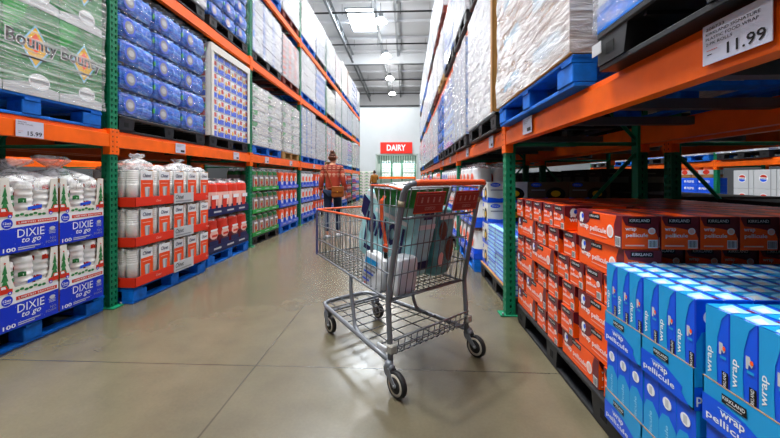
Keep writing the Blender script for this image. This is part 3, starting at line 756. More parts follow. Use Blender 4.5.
def make_cup_carton():
    t = thing('cup_carton', 'x', 'carton'); w, d, h = .36, .38, .475
    mb = MB(); th = .004
    # front with a U-shaped window: low middle, high side ears
    out = [(0,0),(w,0),(w,h),(w*.86,h),(w*.83,h*.68),(w*.78,h*.55),(w*.24,h*.55),(w*.18,h*.68),(w*.14,h),(0,h)]
    for y in (0, th):
        vs = [(x, y, z) for x, z in out]
        mb.add(vs, [(0,1,4,5) if 0 else (0,1,2,3,4,5,6,7,8,9)], 'offwhite')
    mb.box(0, th, 0, d, 0, h, 'tan'); mb.box(w-th, w, 0, d, 0, h, 'tan'); mb.box(0, w, d-th, d, 0, h, 'offwhite'); mb.box(0, w, 0, d, 0, th, 'offwhite')
    fr = Fr((0,0,0),(1,0,0),(0,0,1))
    mb.shape(fr, [(0,0),(w,0),(w,h*.36),(0,h*.33)], 'royal', .0015)
    mb.shape(fr, [(0,h*.33),(w,h*.36),(w,h*.47),(0,h*.47)], 'white', .0012)
    rr = random.Random(2)
    for k in range(46): x, y = rr.uniform(.01, w-.01), rr.uniform(.01, h*.33); mb.ell(fr, x, y, .0012, .0012, 'white', .0018, 6)
    mb.rect(fr, w*.25, w*.97, h*.375, h*.425, 'red', .002); mb.text(fr, 'LIMITED EDITION', w*.29, h*.388, w*.64, h*.024, 'white', .0026, .01)
    mb.ell(fr, w*.11, h*.40, .036, .036, 'white', .002); mb.ell(fr, w*.11, h*.40, .032, .032, 'royal', .0026)
    mb.text(fr, '12oz', w*.045, h*.39, .046, .016, 'white', .0032, .02); mb.rect(fr, w*.06, w*.16, h*.366, h*.374, 'white', .0032)
    mb.text(fr, 'DIXIE', w*.27, h*.2, w*.46, h*.11, 'white', .0026, .0)
    mb.text(fr, 'to go', w*.34, h*.10, w*.33, h*.085, 'white', .0026, .01, .25)
    mb.text(fr, '100', w*.045, h*.022, w*.2, h*.055, 'white', .0026, .02)
    for k in range(2): mb.rect(fr, w*.28, w*(.66-.1*k), h*(.055-.025*k), h*(.068-.025*k), 'lgrey', .0026)
    mb.text(fr, 'NO', w*.84, h*.11, w*.11, h*.035, 'grey', .0026); mb.text(fr, 'FOAM', w*.76, h*.06, w*.19, h*.035, 'grey', .0026)
    mb.ell(fr, w*.88, h*.27, .02, .012, 'lgrey', .0026)
    for k in range(3): mb.rect(fr, w*.82, w*.94, h*(.235-.02*k), h*(.243-.02*k), 'lgrey', .0026)
    for sx, x0 in ((1, 0), (-1, w)):     # fir tree on each ear
        cx = x0+sx*w*.075
        for q in range(3): mb.shape(fr, [(cx-.026+.006*q, h*(.56+.1*q)), (cx+.026-.006*q, h*(.56+.1*q)), (cx+.002, h*(.72+.09*q))], 'dgreen', .002+.0003*q)
        mb.ell(fr, cx, h*.9, .006, .006, 'red', .003, 6)
    def truck(x, s):
        mb.shape(fr, [(x,h*.5),(x+s*.07,h*.5),(x+s*.07,h*.55),(x+s*.045,h*.56),(x+s*.035,h*.61),(x,h*.61)], 'red', .0032)
        mb.shape(fr, [(x+s*.006,h*.565),(x+s*.034,h*.565),(x+s*.028,h*.6),(x+s*.006,h*.6)], 'white', .0036); mb.ell(fr, x+s*.055, h*.495, .012, .012, 'royal', .0038, 12); mb.ell(fr, x+s*.055, h*.495, .006, .006, 'white', .0042, 10)
    truck(0, 1); truck(w, -1)
    for k in range(7): mb.ell(fr, w*(.27+.075*k), h*.5+.006*math.sin(k*2), .014, .009, 'dgreen', .002+.0002*k, 7)
    mb.build('carton', t, (-w/2, 0, 0))
    sd = 0
    for yy in (.07, .19, .31):
        for xx in (-.115, 0, .115):
            o = cup_stack_mb(.055, .40+.02*((sd*7) % 3), 5, M['cup'], 'red', sd).build('cup_stack', t, (xx, yy, .02)); sd += 1
    # blue sleeve bands on the cup bags
    mb = MB(); mb.shape(Fr((-.01,.012,.265),(1,0,.12),(0,0,1)), [(0,0),(.09,0),(.09,.022),(0,.022)], 'kblue', .001); mb.build('bag_label', t)
    return t
def bag_top_mb(w, d, h, seed, mt='bag', knot=True):
    """puffed plastic bag with a gathered neck that flares again"""
    rr = random.Random(seed); prof = [(1.,0),(1.04,.18),(.95,.36),(.62,.52),(.26,.62),(.16,.68),(.34,.78),(.5,.9),(.46,1.)]
    if not knot: prof = [(1.,0),(1.03,.3),(.9,.6),(.6,.85),(.3,1.)]
    n = 22; vs = []
    ph = [rr.uniform(0, 6.28) for _ in range(6)]
    for i, (r, z) in enumerate(prof):
        tw = i*.12+seed
        for k in range(n):
            a = 2*PI*k/n
            cr = 1+.10*math.sin(5*a+ph[0]+i*.5)+.07*math.sin(9*a+ph[1]-i)+rr.uniform(-.05,.05)
            x, y = math.cos(a), math.sin(a)
            q = max(abs(x), abs(y))**.55 if i < 3 else 1   # squarer at the bottom
            lean = z*z*h*.35*math.sin(seed*1.7)
            vs.append((x/q*r*w/2*cr+lean, y/q*r*d/2*cr, z*h+rr.uniform(-.008,.008)))
    mb = MB(); mb.add(vs, [(i*n+k, i*n+(k+1) % n, (i+1)*n+(k+1) % n, (i+1)*n+k) for i in range(len(prof)-1) for k in range(n)], mt, True)
    return mb
def dixie():
    pallet(1.10, 1.0, 'bluewood', (XL-.02, 2.24, 0), LZ, 'blue wooden pallet on the floor under the holiday cup cartons at the left edge')
    xs = [2.56, 2.19, 1.82]
    for tier in (0, 1):
        for i, y in enumerate(xs):
            nm = ['beside the green upright', 'second from the green upright', 'third from the green upright'][i]
            put('cupcarton', make_cup_carton, (XL+.015, y, .147+tier*.482), LZ, 'blue and white carton of holiday paper cups, %s row, %s' % (['bottom', 'top'][tier], nm), 'holiday cup cartons')
    for i, y in enumerate(xs):
        o = bag_top_mb(.42, .4, [.24, .21, .18][i], 3+i*2).build('plastic_bag', None, (XL-.18, y, .147+.482+.40), LZ)
        tag(o, 'crumpled clear plastic bag rising from the top cup carton %s' % ['beside the green upright', 'second from the green upright', 'third from the green upright'][i], 'plastic bag')
    # brown bundles standing behind
    for i in range(7):
        def mk():
            mb = MB(); mb.lathe([(.055,0),(.06,.03),(.06,.98),(.05,1.02)], mat('brown_cup_sleeve', '6b625a', .5, noise=(4,.2)), 14)
            for k in range(6): mb.lathe([(.0615,.15*k+.1),(.0615,.15*k+.11)], 'grey', 14, cap=False)
            o = mb.build('cup_sleeve_roll'); return tag(o, 'x', 'cup roll')
        put('croll', mk, (XL-.5-.02*(i % 2), 2.73-.125*i, .147), 0, 'tall brown roll of stacked cups behind the holiday cartons, %s from the green upright' % ORD[i], 'brown cup rolls')
dixie()

# ---------------------------------------------------------------- white cup packs in red trays
def tray_mb(w, d, lip, mt, base='tan'):
    mb = MB(); t = .004
    mb.box(-w/2, w/2, 0, d, 0, .004, base)
    mb.box(-w/2, w/2, 0, t, 0, lip, mt); mb.box(-w/2, w/2, d-t, d, 0, lip, mt); mb.box(-w/2, -w/2+t, 0, d, 0, lip, mt); mb.box(w/2-t, w/2, 0, d, 0, lip, mt)
    return mb
def make_cup_pack():
    t = thing('cup_pack', 'x', 'cup pack'); w, d, h = .205, .2, .345
    sd = 0
    for x in (-.052, .052):
        for y in (.055, .155):
            mb = MB(); prof = [(.036,0)]; z = .0
            prof += [(.044,h*.5),(.049,h*.52)]
            for k in range(7): z = h*.52+k*.02; prof += [(.049,z),(.049,z+.016),(.0478,z+.017),(.0478,z+.019)]
            prof = [(r, min(z, h-.03)) for r, z in prof]
            mb.lathe([(.048,0),(.048,h*.5)]+prof[3:], 'cup', 14); mb.build('cup_stack', t, (x, y, .004)); sd += 1
    mb = MB()
    # printed card sleeve on the right two thirds of the front, brown edge
    x0, x1 = -w*.22, w*.5
    mb.box(x0, x1, -.014, -.010, .004, h-.03, 'white'); mb.box(x1, x1+.004, -.014, .06, .004, h-.02, 'tan')
    fr = Fr((x0, -.014, .004), (1,0,0), (0,0,1)); W = x1-x0
    mb.rect(fr, 0, W, 0, h*.66, 'chred'); mb.text(fr, 'Chinet', W*.16, h*.73, W*.7, h*.1, 'navy', .0015, .02, .3)
    mb.rect(fr, W*.12, W*.8, h*.56, h*.575, 'pinky', .0015)
    mb.shape(fr, [(W*.38,h*.1),(W*.66,h*.1),(W*.74,h*.46),(W*.3,h*.46)], 'grey', .0015); mb.shape(fr, [(W*.41,h*.12),(W*.55,h*.12),(W*.58,h*.44),(W*.34,h*.44)], 'lgrey', .002)
    mb.ell(fr, W*.52, h*.46, W*.23, h*.02, 'lgrey', .0025)
    mb.build('card_sleeve', t)
    bag_top_mb(w*.98, d, .07, 5, 'bag', False).build('bag_top', t, (0, d/2, h-.04))
    mb = shell(w+.004, d+.01, h-.02, .006, 12, M['filmfaint'], 6); mb.build('clear_bag', t, (0, -.002, .003))
    return t
def chinet():
    xf, y0, y1 = -2.37, 2.93, 4.05; yc = (y0+y1)/2; W = y1-y0
    pallet(1.10, 1.0, 'bluewood', (xf-.015, yc, 0), LZ, 'blue wooden pallet on the floor under the red trays of white cups')
    def mk():
        t = thing('card_tray', 'x', 'tray'); mb = tray_mb(W, .45, .085, 'redtray'); 
        fr = Fr((-W/2, 0, 0), (1,0,0), (0,0,1))
        for x in (.25, .98): mb.text(fr, 'Chinet', x*W-.03, .032, .07, .022, 'pinky', .0015, 0, .3)
        tr = mb.build('tray', t)
        mb = MB(); fr = Fr((-.02, -.004, .0), (1,0,0), (0,0,1)); mb.box(-.06, .26, -.006, -.001, -.005, .1, 'lgrey'); fr = Fr((-.06,-.006,-.005),(1,0,0),(0,0,1))
        mb.text(fr, 'Chinet', .02, .045, .13, .045, 'black', .0015, .01, .3); mb.rect(fr, .02, .28, .015, .028, 'grey', .0015); mb.build('name_strip', tr)
        return t
    for k in range(3):
        z = .147+.353*k
        put('redtray', mk, (xf+.006, yc, z), LZ, 'red cardboard tray holding white cup packs, %s of three' % ['lowest', 'middle', 'topmost'][k], 'red cup trays')
        for row in (0, 1):
            for i in range(5):
                y = y0+.006+W/5*(i+.5)
                j = .006*((i*7+k*3) % 3-1)
                put('cuppack', make_cup_pack, (xf-.012-row*.205-abs(j), y, z+.006), LZ, 'white cup pack, orange sleeve, %s tray, %s in the %s row from near end' % (['lowest', 'middle', 'topmost'][k], ORD[i], ['front', 'rear'][row]), 'white cup packs')
    mb = bag_top_mb(.3, .2, .12, 4, 'bag', True); o = mb.build('plastic_bag', None, (xf-.12, 3.08, .147+.353*2+.355), LZ); tag(o, 'crumpled clear plastic bag end on top of the nearest white cup packs', 'plastic bag')
    mb = bag_top_mb(.34, .2, .11, 9, 'bag', True); o = mb.build('plastic_bag', None, (xf-.16, 3.72, .147+.353*2+.355), LZ); tag(o, 'crumpled clear plastic bag end on top of the farther white cup packs', 'plastic bag')
chinet()

# ---------------------------------------------------------------- bagged packs on display trays
def ring_pack_mb(w, d, h, bands, seed=0, n=18, rim=.25):
    """plump bag: bands = [(z0,z1,material)], decorated later"""
    rr = random.Random(seed); mb = MB()
    zs = sorted({0, .06, .94, 1} | {b for z in bands for b in z[:2]})
    def ring(z):
        s = 1-.12*max(0, (z-.86)/.14)**2-.06*max(0, (.1-z)/.1)
        r = []
        for k in range(n):
            a = 2*PI*(k+.5)/n; x, y = math.cos(a), math.sin(a); q = (abs(x)**4+abs(y)**4)**.25
            r.append((x/q*w/2*s*(1+rr.uniform(-.012,.012)), y/q*d/2*s*(1+rr.uniform(-.012,.012))+d/2, z*h))
        return r
    for a, b in zip(zs[:-1], zs[1:]):
        mt = [m_ for p, q, m_ in bands if p <= (a+b)/2 <= q][0]
        A, B = ring(a), ring(b); mb.add(A+B, [(k, (k+1) % n, n+(k+1) % n, n+k) for k in range(n)], mt, True)
    T = ring(1); mb.add(T, [tuple(range(n))], bands[-1][2]); return mb
def make_pack(style, w, d, h):
    def f():
        t = thing('bagged_pack', 'x', 'bagged pack'); fr = Fr((-w/2, d*.012, 0), (1,0,0), (0,0,1))
        if style == 'redcup':
            mb = ring_pack_mb(w, d, h, [(0,.72,'pinky'),(.72,1,'red')], 1)
            mb.rect(fr, w*.12, w*.85, h*.05, h*.3, 'navy', .006); mb.shape(fr, [(w*.3,h*.08),(w*.62,h*.08),(w*.7,h*.62),(w*.22,h*.62)], 'red', .008); mb.rect(fr, w*.3, w*.9, h*.5, h*.62, 'white', .010)
        elif style == 'redplate':
            mb = ring_pack_mb(w, d, h, [(0,.5,'maroon'),(.5,1,'red')], 2)
            mb.rect(fr, w*.1, w*.9, h*.08, h*.36, 'navy', .006); mb.ell(fr, w*.5, h*.55, w*.36, h*.14, 'pinky', .008); mb.rect(fr, w*.2, w*.8, h*.66, h*.72, 'white', .010); mb.rect(fr, w*.3, w*.8, h*.48, h*.55, 'red', .010)
        elif style == 'cutlery':
            mb = ring_pack_mb(w, d, h, [(0,.2,'red'),(.2,.8,'grey'),(.8,1,'dgreen')], 3)
            rr = random.Random(4)
            for k in range(11): x = w*(.07+.08*k); mb.rect(fr, x, x+w*.062, h*rr.uniform(.1,.3), h*rr.uniform(.6,.95), ['red','dgreen','white','maroon','red','lgreen','yellow'][k % 7], .008)
            mb.ell(fr, w*.5, h*.4, w*.2, h*.08, 'red', .010); mb.rect(fr, w*.25, w*.75, h*.6, h*.7, 'white', .010)
        elif style == 'orangeblue':
            mb = ring_pack_mb(w, d, h, [(0,.45,'kblue'),(.45,1,'corange')], 4)
            mb.ell(fr, w*.38, h*.52, w*.24, h*.3, 'white', .006); mb.text(fr, 'S', w*.28, h*.4, w*.2, h*.25, 'navy', .010, .04)
        elif style == 'whiteblue':
            mb = ring_pack_mb(w, d, h, [(0,.35,'kblue'),(.35,1,'white')], 5)
            mb.ell(fr, w*.5, h*.6, w*.3, h*.2, 'corange', .006); mb.rect(fr, w*.2, w*.8, h*.1, h*.2, 'white', .008)
        elif style == 'bluered':
            mb = ring_pack_mb(w, d, h, [(0,.6,'royal'),(.6,1,'white')], 6)
            mb.rect(fr, w*.15, w*.85, h*.35, h*.5, 'red', .006); mb.ell(fr, w*.5, h*.75, w*.25, h*.12, 'royal', .008)
        pk = mb.build('pack', t)
        bag_top_mb(w*.9, d*.9, .07, 3+len(style), 'bag', True).build('bag_neck', pk, (0, d/2, h-.01))
        return t
    return f
STN = {'redcup': 'pink red cup bag', 'redplate': 'dark red plate bag', 'cutlery': 'green and red bag', 'orangeblue': 'orange and blue bag', 'whiteblue': 'white and blue bag', 'bluered': 'blue bag, red band'}
def display(side, y0, y1, styles, traymt, pm, tiers, where, n=4, rows=2, h=None, name='', xoff=0.0, pitch=None, lip=.07):
    left = side == 'L'; xf = (XL if left else XR)+xoff; rz = LZ if left else RZ; s = 1 if left else -1
    W = y1-y0; yc = (y0+y1)/2
    ph = (1.28-.15)/tiers if pitch is None else pitch
    h = ph-.03 if h is None else h
    pallet(round(W, 2), 1.0, pm, (xf, yc, 0), rz, '%s pallet on the floor, %s' % (PALN[pm], where))
    for k in range(tiers):
        z = .147+ph*k
        def mk():
            mb = tray_mb(W, .5, lip, traymt)
            fr = Fr((-W/2, 0, 0), (1,0,0), (0,0,1))
            for q in range(3): mb.rect(fr, W*(.12+.3*q), W*(.28+.3*q), lip*.4, lip*.62, 'lgrey')
            return tag(mb.build('card_tray'), 'x', 'tray')
        put('tray%.2f%s%.2f' % (W, traymt, lip), mk, (xf, yc, z), rz, '%s display tray, %s, %s tier up' % (name, where, ORD[k]), 'display trays')
        pw = (W-.02)/n
        for r in range(rows):
            for i in range(n):
                st = styles[(i+k*2) % len(styles)] if len(styles) > 2 else styles[k % len(styles)]
                d = .22
                put('pack%s%.2f%.2f' % (st, pw, h), make_pack(st, pw-.01, d, h), (xf-s*(.01+r*.235), y0+.01+pw*(i+.5), z+.006), rz,
                    '%s, %s, %s tier, %s row, %s from camera' % (STN[st], where, ORD[k], ['front', 'rear'][r], ORD[i]), 'bagged packs on the floor displays')
display('L', 4.19, 5.30, ['redplate', 'redcup'], 'navy', 'bluewood', 2, 'second left bay, navy display', n=4, h=.42, name='navy', xoff=.05, pitch=.475, lip=.1)
display('L', 5.56, 6.72, ['cutlery'], 'lgreen', 'blackpl', 3, 'third left bay, green display', n=5, h=.33, name='green')
display('L', 6.80, 7.96, ['orangeblue'], 'kblue', 'bluewood', 3, 'third left bay, farther display', n=4, h=.33, name='blue')
cfg = [('L', 3, [['whiteblue'], ['orangeblue']]), ('L', 4, [['orangeblue'], ['bluered']]), ('L', 5, [['whiteblue'], ['redplate']]), ('L', 6, [['bluered'], ['whiteblue']]),
       ('R', 2, [['whiteblue'], ['bluered']]), ('R', 3, [['orangeblue'], ['whiteblue']]), ('R', 4, [['bluered'], ['redplate']]), ('R', 5, [['whiteblue'], ['bluered']]), ('R', 6, [['orangeblue'], ['whiteblue']])]
for sd, bay, sts in cfg:
    for q, st in enumerate(sts):
        a = YS[bay]+.08+q*1.26; tm = {'whiteblue': 'kblue', 'orangeblue': 'kblue', 'bluered': 'redtray', 'redplate': 'navy'}[st[0]]
        display(sd, a, a+1.16, st, tm, 'bluewood' if (bay+q) % 2 else 'blackpl', 3, '%s %s bay, %s display' % (ORD[bay], SIDES[sd], ['nearer', 'farther'][q]), n=4, rows=1 if bay > 3 else 2, h=.33, name={'kblue': 'blue', 'redtray': 'red', 'navy': 'navy'}[tm])

# ---------------------------------------------------------------- right, first bay: orange cartons
def make_case():
    """long carton: length .362 along x, depth .142 along y, height .133; front is the long face"""
    l, d, h = .362, .142, .132
    mb = MB(); mb.box(0, l, 0, d, 0, h, 'corange', .0025)
    for fc, W in (('front', l), ('back', l)):
        fr = boxfr(0, l, 0, d, 0, h, fc)
        mb.shape(fr, [(0,h),(0,h*.62),(.03,h*.5),(.075,h*.48),(.11,h*.6),(.135,h*.86),(.15,h)], 'maroon')
        mb.shape(fr, [(l,h),(l-.035,h),(l-.052,h*.7),(l-.05,h*.3),(l-.04,0),(l,0)], 'maroon')
        mb.ell(fr, .048, h*.74, .02, .024, 'white', .0015, 10); mb.text(fr, 'K', .03, h*.55, .034, .045, 'white', .002, .05, .2); mb.ell(fr, .058, h*.78, .01, .012, 'kblue', .0025, 8)
        mb.rect(fr, .115, .205, h*.75, h*.93, 'black', .0016); mb.text(fr, 'KIRKLAND', .122, h*.81, .076, h*.075, 'white', .0024)
        mb.text(fr, 'wrap', .025, h*.3, .085, h*.2, 'white', .0018, .02); mb.text(fr, 'pellicule', .125, h*.28, .13, h*.24, 'white', .0018, .015)
        mb.rect(fr, .12, .26, h*.2, h*.225, 'pinky', .0018)
        mb.ell(fr, .283, h*.46, .024, .028, 'white', .0018, 16); mb.ell(fr, .283, h*.46, .017, .02, 'pinky', .0022, 14)
        mb.bars(fr, l-.044, l-.008, h*.05, h*.36, 'black', 6, .0018)
    for fc in ('left', 'right'):
        fr = boxfr(0, l, 0, d, 0, h, fc); W = d
        mb.shape(fr, [(0,h),(0,h*.93),(W*.1,h*.72),(W*.55,h*.64),(W*.9,h*.55),(W,h*.3),(W,h)], 'maroon')
        mb.rect(fr, W*.16, W*.78, h*.78, h*.95, 'black', .0016); mb.text(fr, 'KIRKLAND', W*.2, h*.83, W*.54, h*.085, 'white', .0022)
        mb.text(fr, 'wrap', W*.08, h*.53, W*.3, h*.12, 'white', .0018, .02); mb.text(fr, 'pellicule', W*.1, h*.34, W*.6, h*.15, 'white', .0018, .02)
        mb.ell(fr, W*.8, h*.56, W*.1, h*.1, 'white', .002, 14); mb.ell(fr, W*.8, h*.56, W*.07, h*.07, 'pinky', .0024, 12)
        mb.rect(fr, W*.08, W*.6, h*.1, h*.14, 'pinky', .0018)
        mb.bars(fr, W*.7, W*.96, h*.05, h*.3, 'black', 7, .0018)
    fr = boxfr(0, l, 0, d, 0, h, 'top'); mb.rect(fr, 0, l, 0, d*.3, 'maroon'); mb.rect(fr, .02, .34, d*.4, d*.44, 'maroon'); mb.rect(fr, l*.3, l*.6, d*.5, d*.85, 'maroon', .0012)
    return tag(mb.build('wrap_carton'), 'x', 'carton')
def orange_stack():
    xf = .865; zb = .147; H = .1345; ytop = 2.735
    pallet(1.24, 1.1, 'blackpl', (xf-.012, 2.09, 0), RZ, 'black plastic pallet on the floor under the orange cartons')
    rr = random.Random(8)
    def case(x, y, z, mode, lab):
        """mode 'long': long face to the aisle, far end at y; 'end': end face to the aisle, far side at y"""
        j = rr.uniform(-.005, .005)
        if mode == 'long': put('case', make_case, (x+j, y, z), RZ, lab, 'orange wrap cartons')
        else: put('case', make_case, (x+j, y-.144, z), 0, lab, 'orange wrap cartons')
    LN = ['lowest', 'second', 'third', 'fourth', 'fifth', 'topmost']
    pats = [['L','E','E','E','E','E','E','E'], ['E','E','L','E','E','L'], ['L','E','E','E','L'], ['L','E','E','L','E','E'], ['L','E','E','E','L'], ['E','E','E','E','E']]
    # patterns run from the green upright toward the camera
    pats = ['LEELE', 'ELEEL', 'LEEEL', 'EELEE', 'LEEEL', 'EEEEE']
    for k, pt in enumerate(pats):
        y = ytop; z = zb+H*k; nE = pt.count('E'); nL = pt.count('L')
        room = ytop-1.42 if k < 5 else ytop-1.92
        if k < 5:
            # fill so that the row ends near y=1.42..1.5
            while True:
                tot = sum(.366 if c == 'L' else .147 for c in pt)
                if tot+.147 > room: break
                pt = pt+'E'
            gap = (room-tot)/max(1, len(pt)-1)
        else: gap = (room-5*.144)/5
        for i, c in enumerate(pt):
            lab = 'orange and maroon wrap carton, %s layer, %s along the aisle face from the green upright' % (LN[k], ORD[i])
            case(xf+rr.uniform(-.004, .006), y, z, 'long' if c == 'L' else 'end', lab)
            y -= (.366 if c == 'L' else .147)+gap
    # top layer: long carton at the near corner and the row of end faces running away from the aisle
    for i in range(8):
        case(xf+.0+.149*i, 1.42+.366, zb+H*5, 'long', 'orange carton, topmost layer, %s in the row facing the camera, counted from the aisle' % ORD[i])
    for i in range(8):
        if i: case(xf+.0+.149*i, 1.50+.366, zb+H*4, 'long', 'orange carton, fifth layer, %s in the row facing the camera, counted from the aisle' % ORD[i])
        if i:
          for kk in (0, 1, 2): case(xf+.149*i, 1.42+.366, zb+H*kk, 'long', 'orange carton, %s layer, %s in the row facing the camera, counted from the aisle' % (LN[kk], ORD[i]))
        if i: case(xf+.0+.149*i, 1.42+.366, zb+H*3, 'long', 'orange carton, fourth layer, %s in the row facing the camera, counted from the aisle' % ORD[i])
    for r in (1, 2):
        for i in range(6 if r else 5):
            case(xf+.372*r, ytop-.002-.1575*i, zb+H*5, 'end', 'orange carton, topmost layer, %s row behind the aisle face, %s from the upright' % (ORD[r-1], ORD[i]))
            for kk in (0, 1, 2, 3):
                if i < 5: case(xf+.372*r, ytop-.002-.1575*i, zb+H*kk, 'end', 'orange carton, %s layer, %s row behind the aisle face, %s from the upright' % (LN[kk], ORD[r-1], ORD[i]))
            if i < 5: case(xf+.372*r, ytop-.002-.1575*i, zb+H*4, 'end', 'orange carton, fifth layer, %s row behind the aisle face, %s from the upright' % (ORD[r-1], ORD[i]))
orange_stack()

# ---------------------------------------------------------------- right, front: blue film boxes in trays
def make_roll_box(turned=False):
    """upright slim box; front (-y) faces the aisle, .071 wide, .077 deep, .303 tall"""
    w, d, h = .0695, .077, .303
    mb = MB(); mb.box(0, w, 0, d, 0, h, 'kblue', .0015)
    fr = boxfr(0, w, 0, d, 0, h, 'right' if turned else 'front')
    mb.shape(fr, [(0,0),(w*.7,0),(w*.62,h*.12),(w*.5,h*.35),(w*.46,h*.56),(w*.5,h*.76),(w*.68,h*.93),(w*.93,h),(0,h)], 'sky')
    mb.text(fr, 'wrap', w*.34, h*.42, .07, w*.24, 'white', .0016, .01, 0, PI/2)
    mb.shape(fr, [(w*.58,h*.63),(w*.66,h*.63),(w*.68,h*.67),(w*.78,h*.65),(w*.84,h*.68),(w*.74,h*.71),(w*.72,h*.73),(w*.58,h*.73)], 'lgrey', .0018); mb.ell(fr, w*.79, h*.69, .0045, .006, 'corange', .0024, 8); mb.rect(fr, w*.62, w*.86, h*.6, h*.622, 'sky', .002)
    mb.rect(fr, w*.7, w*.95, h*.34, h*.5, 'black', .0022); mb.text(fr, 'KIRKLAND', w*.88, h*.35, .044, w*.12, 'white', .0028, 0, 0, PI/2); mb.rect(fr, w*.96, w, 0, h, 'royal', .0016)
    fr = boxfr(0, w, 0, d, 0, h, 'front' if turned else 'right'); W = w if turned else d    # camera side
    mb.shape(fr, [(0,0),(W,0),(W,h*.62),(W*.6,h*.72),(W*.2,h*.7),(0,h*.6)], 'sky')
    mb.ell(fr, W*.5, h*.84, W*.26, W*.26, 'white', .0016, 16); mb.rect(fr, W*.4, W*.6, h*.8, h*.88, 'lgrey', .002)
    mb.text(fr, 'pellicule', W*.62, h*.25, .11, W*.25, 'pale', .0016, .01, 0, PI/2)
    mb.rect(fr, W*.05, W*.3, 0, h*.2, 'black', .0016)
    fr = boxfr(0, w, 0, d, 0, h, 'left'); mb.rect(fr, 0, d*.4, 0, h, 'sky')
    fr = boxfr(0, w, 0, d, 0, h, 'top')     # plain lid with a pale label
    mb.shape(fr, [(w*.06,d*.1),(w*.94,d*.05),(w*.94,d*.72),(w*.06,d*.8)], 'pale', .0008); mb.shape(fr, [(w*.5,d*.2),(w*.94,d*.1),(w*.9,d*.4),(w*.4,d*.6)], 'lgrey', .0012); mb.shape(fr, [(0,0),(w*.5,0),(w*.3,d*.2),(w*.06,d*.9),(0,d*.9)], 'sky', .0014)
    mb.rect(fr, w*.62, w*.92, d*.78, d*.9, 'maroon', .0012)
    return tag(mb.build('film_roll_box'), 'x', 'box')
def make_blue_tray():
    """open card tray .215 along x, .47 deep, lip .115 tall"""
    w, d, lip = .2155, .475, .118
    t = thing('blue_card_tray', 'x', 'tray')
    mb = tray_mb(w, d, lip, 'sky', 'tan'); mb.box(-w/2, w/2, -.0005, .0045, lip-.0012, lip, 'tan')
    fr = Fr((-w/2, 0, 0), (1,0,0), (0,0,1))
    mb.shape(fr, [(0,0),(w*.93,0),(w*.8,lip*.22),(w*.82,lip*.36),(w*.55,lip*.56),(w*.3,lip*.63),(0,lip*.62)], 'kblue')
    mb.rect(fr, w*.27, w*.57, lip*.68, lip*.87, 'black', .0016); mb.text(fr, 'KIRKLAND', w*.285, lip*.76, w*.27, lip*.075, 'white', .0022, .008); mb.rect(fr, w*.33, w*.52, lip*.705, lip*.72, 'lgrey', .0022)
    mb.text(fr, 'wrap', w*.25, lip*.31, w*.3, lip*.17, 'white', .0018, .015); mb.text(fr, 'pellicule', w*.06, lip*.09, w*.62, lip*.2, 'white', .0018, .012)
    mb.rect(fr, w*.22, w*.5, lip*.5, lip*.515, 'pale', .0018)
    fr = Fr((w/2, 0, 0), (0,1,0), (0,0,1)); mb.shape(fr, [(0,0),(d,0),(d,lip*.55),(0,lip*.55)], 'kblue'); mb.text(fr, 'pellicule', .005, lip*.1, .12, lip*.3, 'white', .0018, .015)
    mb.build('tray_body', t)
    return t
def blue_display():
    xf = .80; zb = .147; P_ = .309
    segs = [1.435, 1.2185, .975, .7585]           # far edges of the trays along the aisle
    pallet(1.12, 1.1, 'blackpl', (xf+.012, .872, 0), RZ, 'black plastic pallet on the floor under the blue film boxes in the right foreground')
    ps = .0461
    for tier in (0, 1):
        z = zb+P_*tier
        tn = ['lower', 'upper'][tier]
        for k, y in enumerate(segs):
            for col in (0, 1, 2):
                if col and not tier: continue
                put('btray', make_blue_tray, (xf+col*.478, y-.108, z), RZ, 'cyan and blue tray, %s tier, %s from the orange cartons, %s from the aisle' % (tn, ORD[k], ORD[col]), 'blue film box trays')
            nx = 18 if tier else 1
            for c in range(nx):
                x = xf+.006+(c//6)*.478+(c % 6)*.0778
                for b in range(3):
                    yy = y-.004-b*.0705
                    if x > 1.2*yy+.12: continue      # outside the frame or hidden
                    if tier == 1 and c*4+k*3+b > 500: continue
                    put('rollbox%d' % tier, (lambda tr=not tier: make_roll_box(tr)), (x, yy, z+.005), RZ, 'blue wrap box, %s tier, %s row inward, %s tray, %s box from orange cartons' % (tn, ORD[min(c, 13)], ORD[k], ORD[b]), 'blue food wrap boxes')
blue_display()

# ---------------------------------------------------------------- right, second bay: plate cartons and bundles
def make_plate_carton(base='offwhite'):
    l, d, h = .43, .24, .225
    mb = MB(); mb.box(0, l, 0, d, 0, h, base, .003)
    for fc, W in (('front', l), ('right', d), ('left', d), ('back', l)):
        fr = boxfr(0, l, 0, d, 0, h, fc)
        mb.shape(fr, [(0,0),(W,0),(W,h*.12),(W*.6,h*.3),(W*.3,h*.2),(0,h*.26)], 'kblue')
        mb.ell(fr, W*.68, h*.42, W*.24, h*.32, 'black', .0015, 18); mb.ell(fr, W*.68, h*.44, W*.12, h*.15, 'yellow', .002, 12)
        mb.ell(fr, W*.2, h*.86, W*.13, h*.1, 'kblue', .0015, 14); mb.rect(fr, W*.08, W*.42, h*.58, h*.64, 'grey', .0015); mb.text(fr, 'Chinet', W*.11, h*.83, W*.18, h*.07, 'white', .002)
    return tag(mb.build('plate_carton'), 'x', 'carton')
def make_bundle():
    t = thing('plate_bundle', 'x', 'bundle'); mb = MB(); w, d, h = .2, .315, .115
    for k in range(8): mb.box(.004+.001*(k % 2), w-.004, .002, d-.004, k*h/8, (k+.8)*h/8, 'pale' if k % 3 else 'kblue', .003)
    mb.build('stack', t); mb = MB(); mb.box(w*.3, w*.7, -.002, d+.002, -.001, h+.002, 'kblue'); mb.build('band', t)
    shell(w+.004, d+.004, h+.004, .006, 4, M['filmlight'], 5).build('clear_wrap', t, (w/2, -.002, 0)); return t
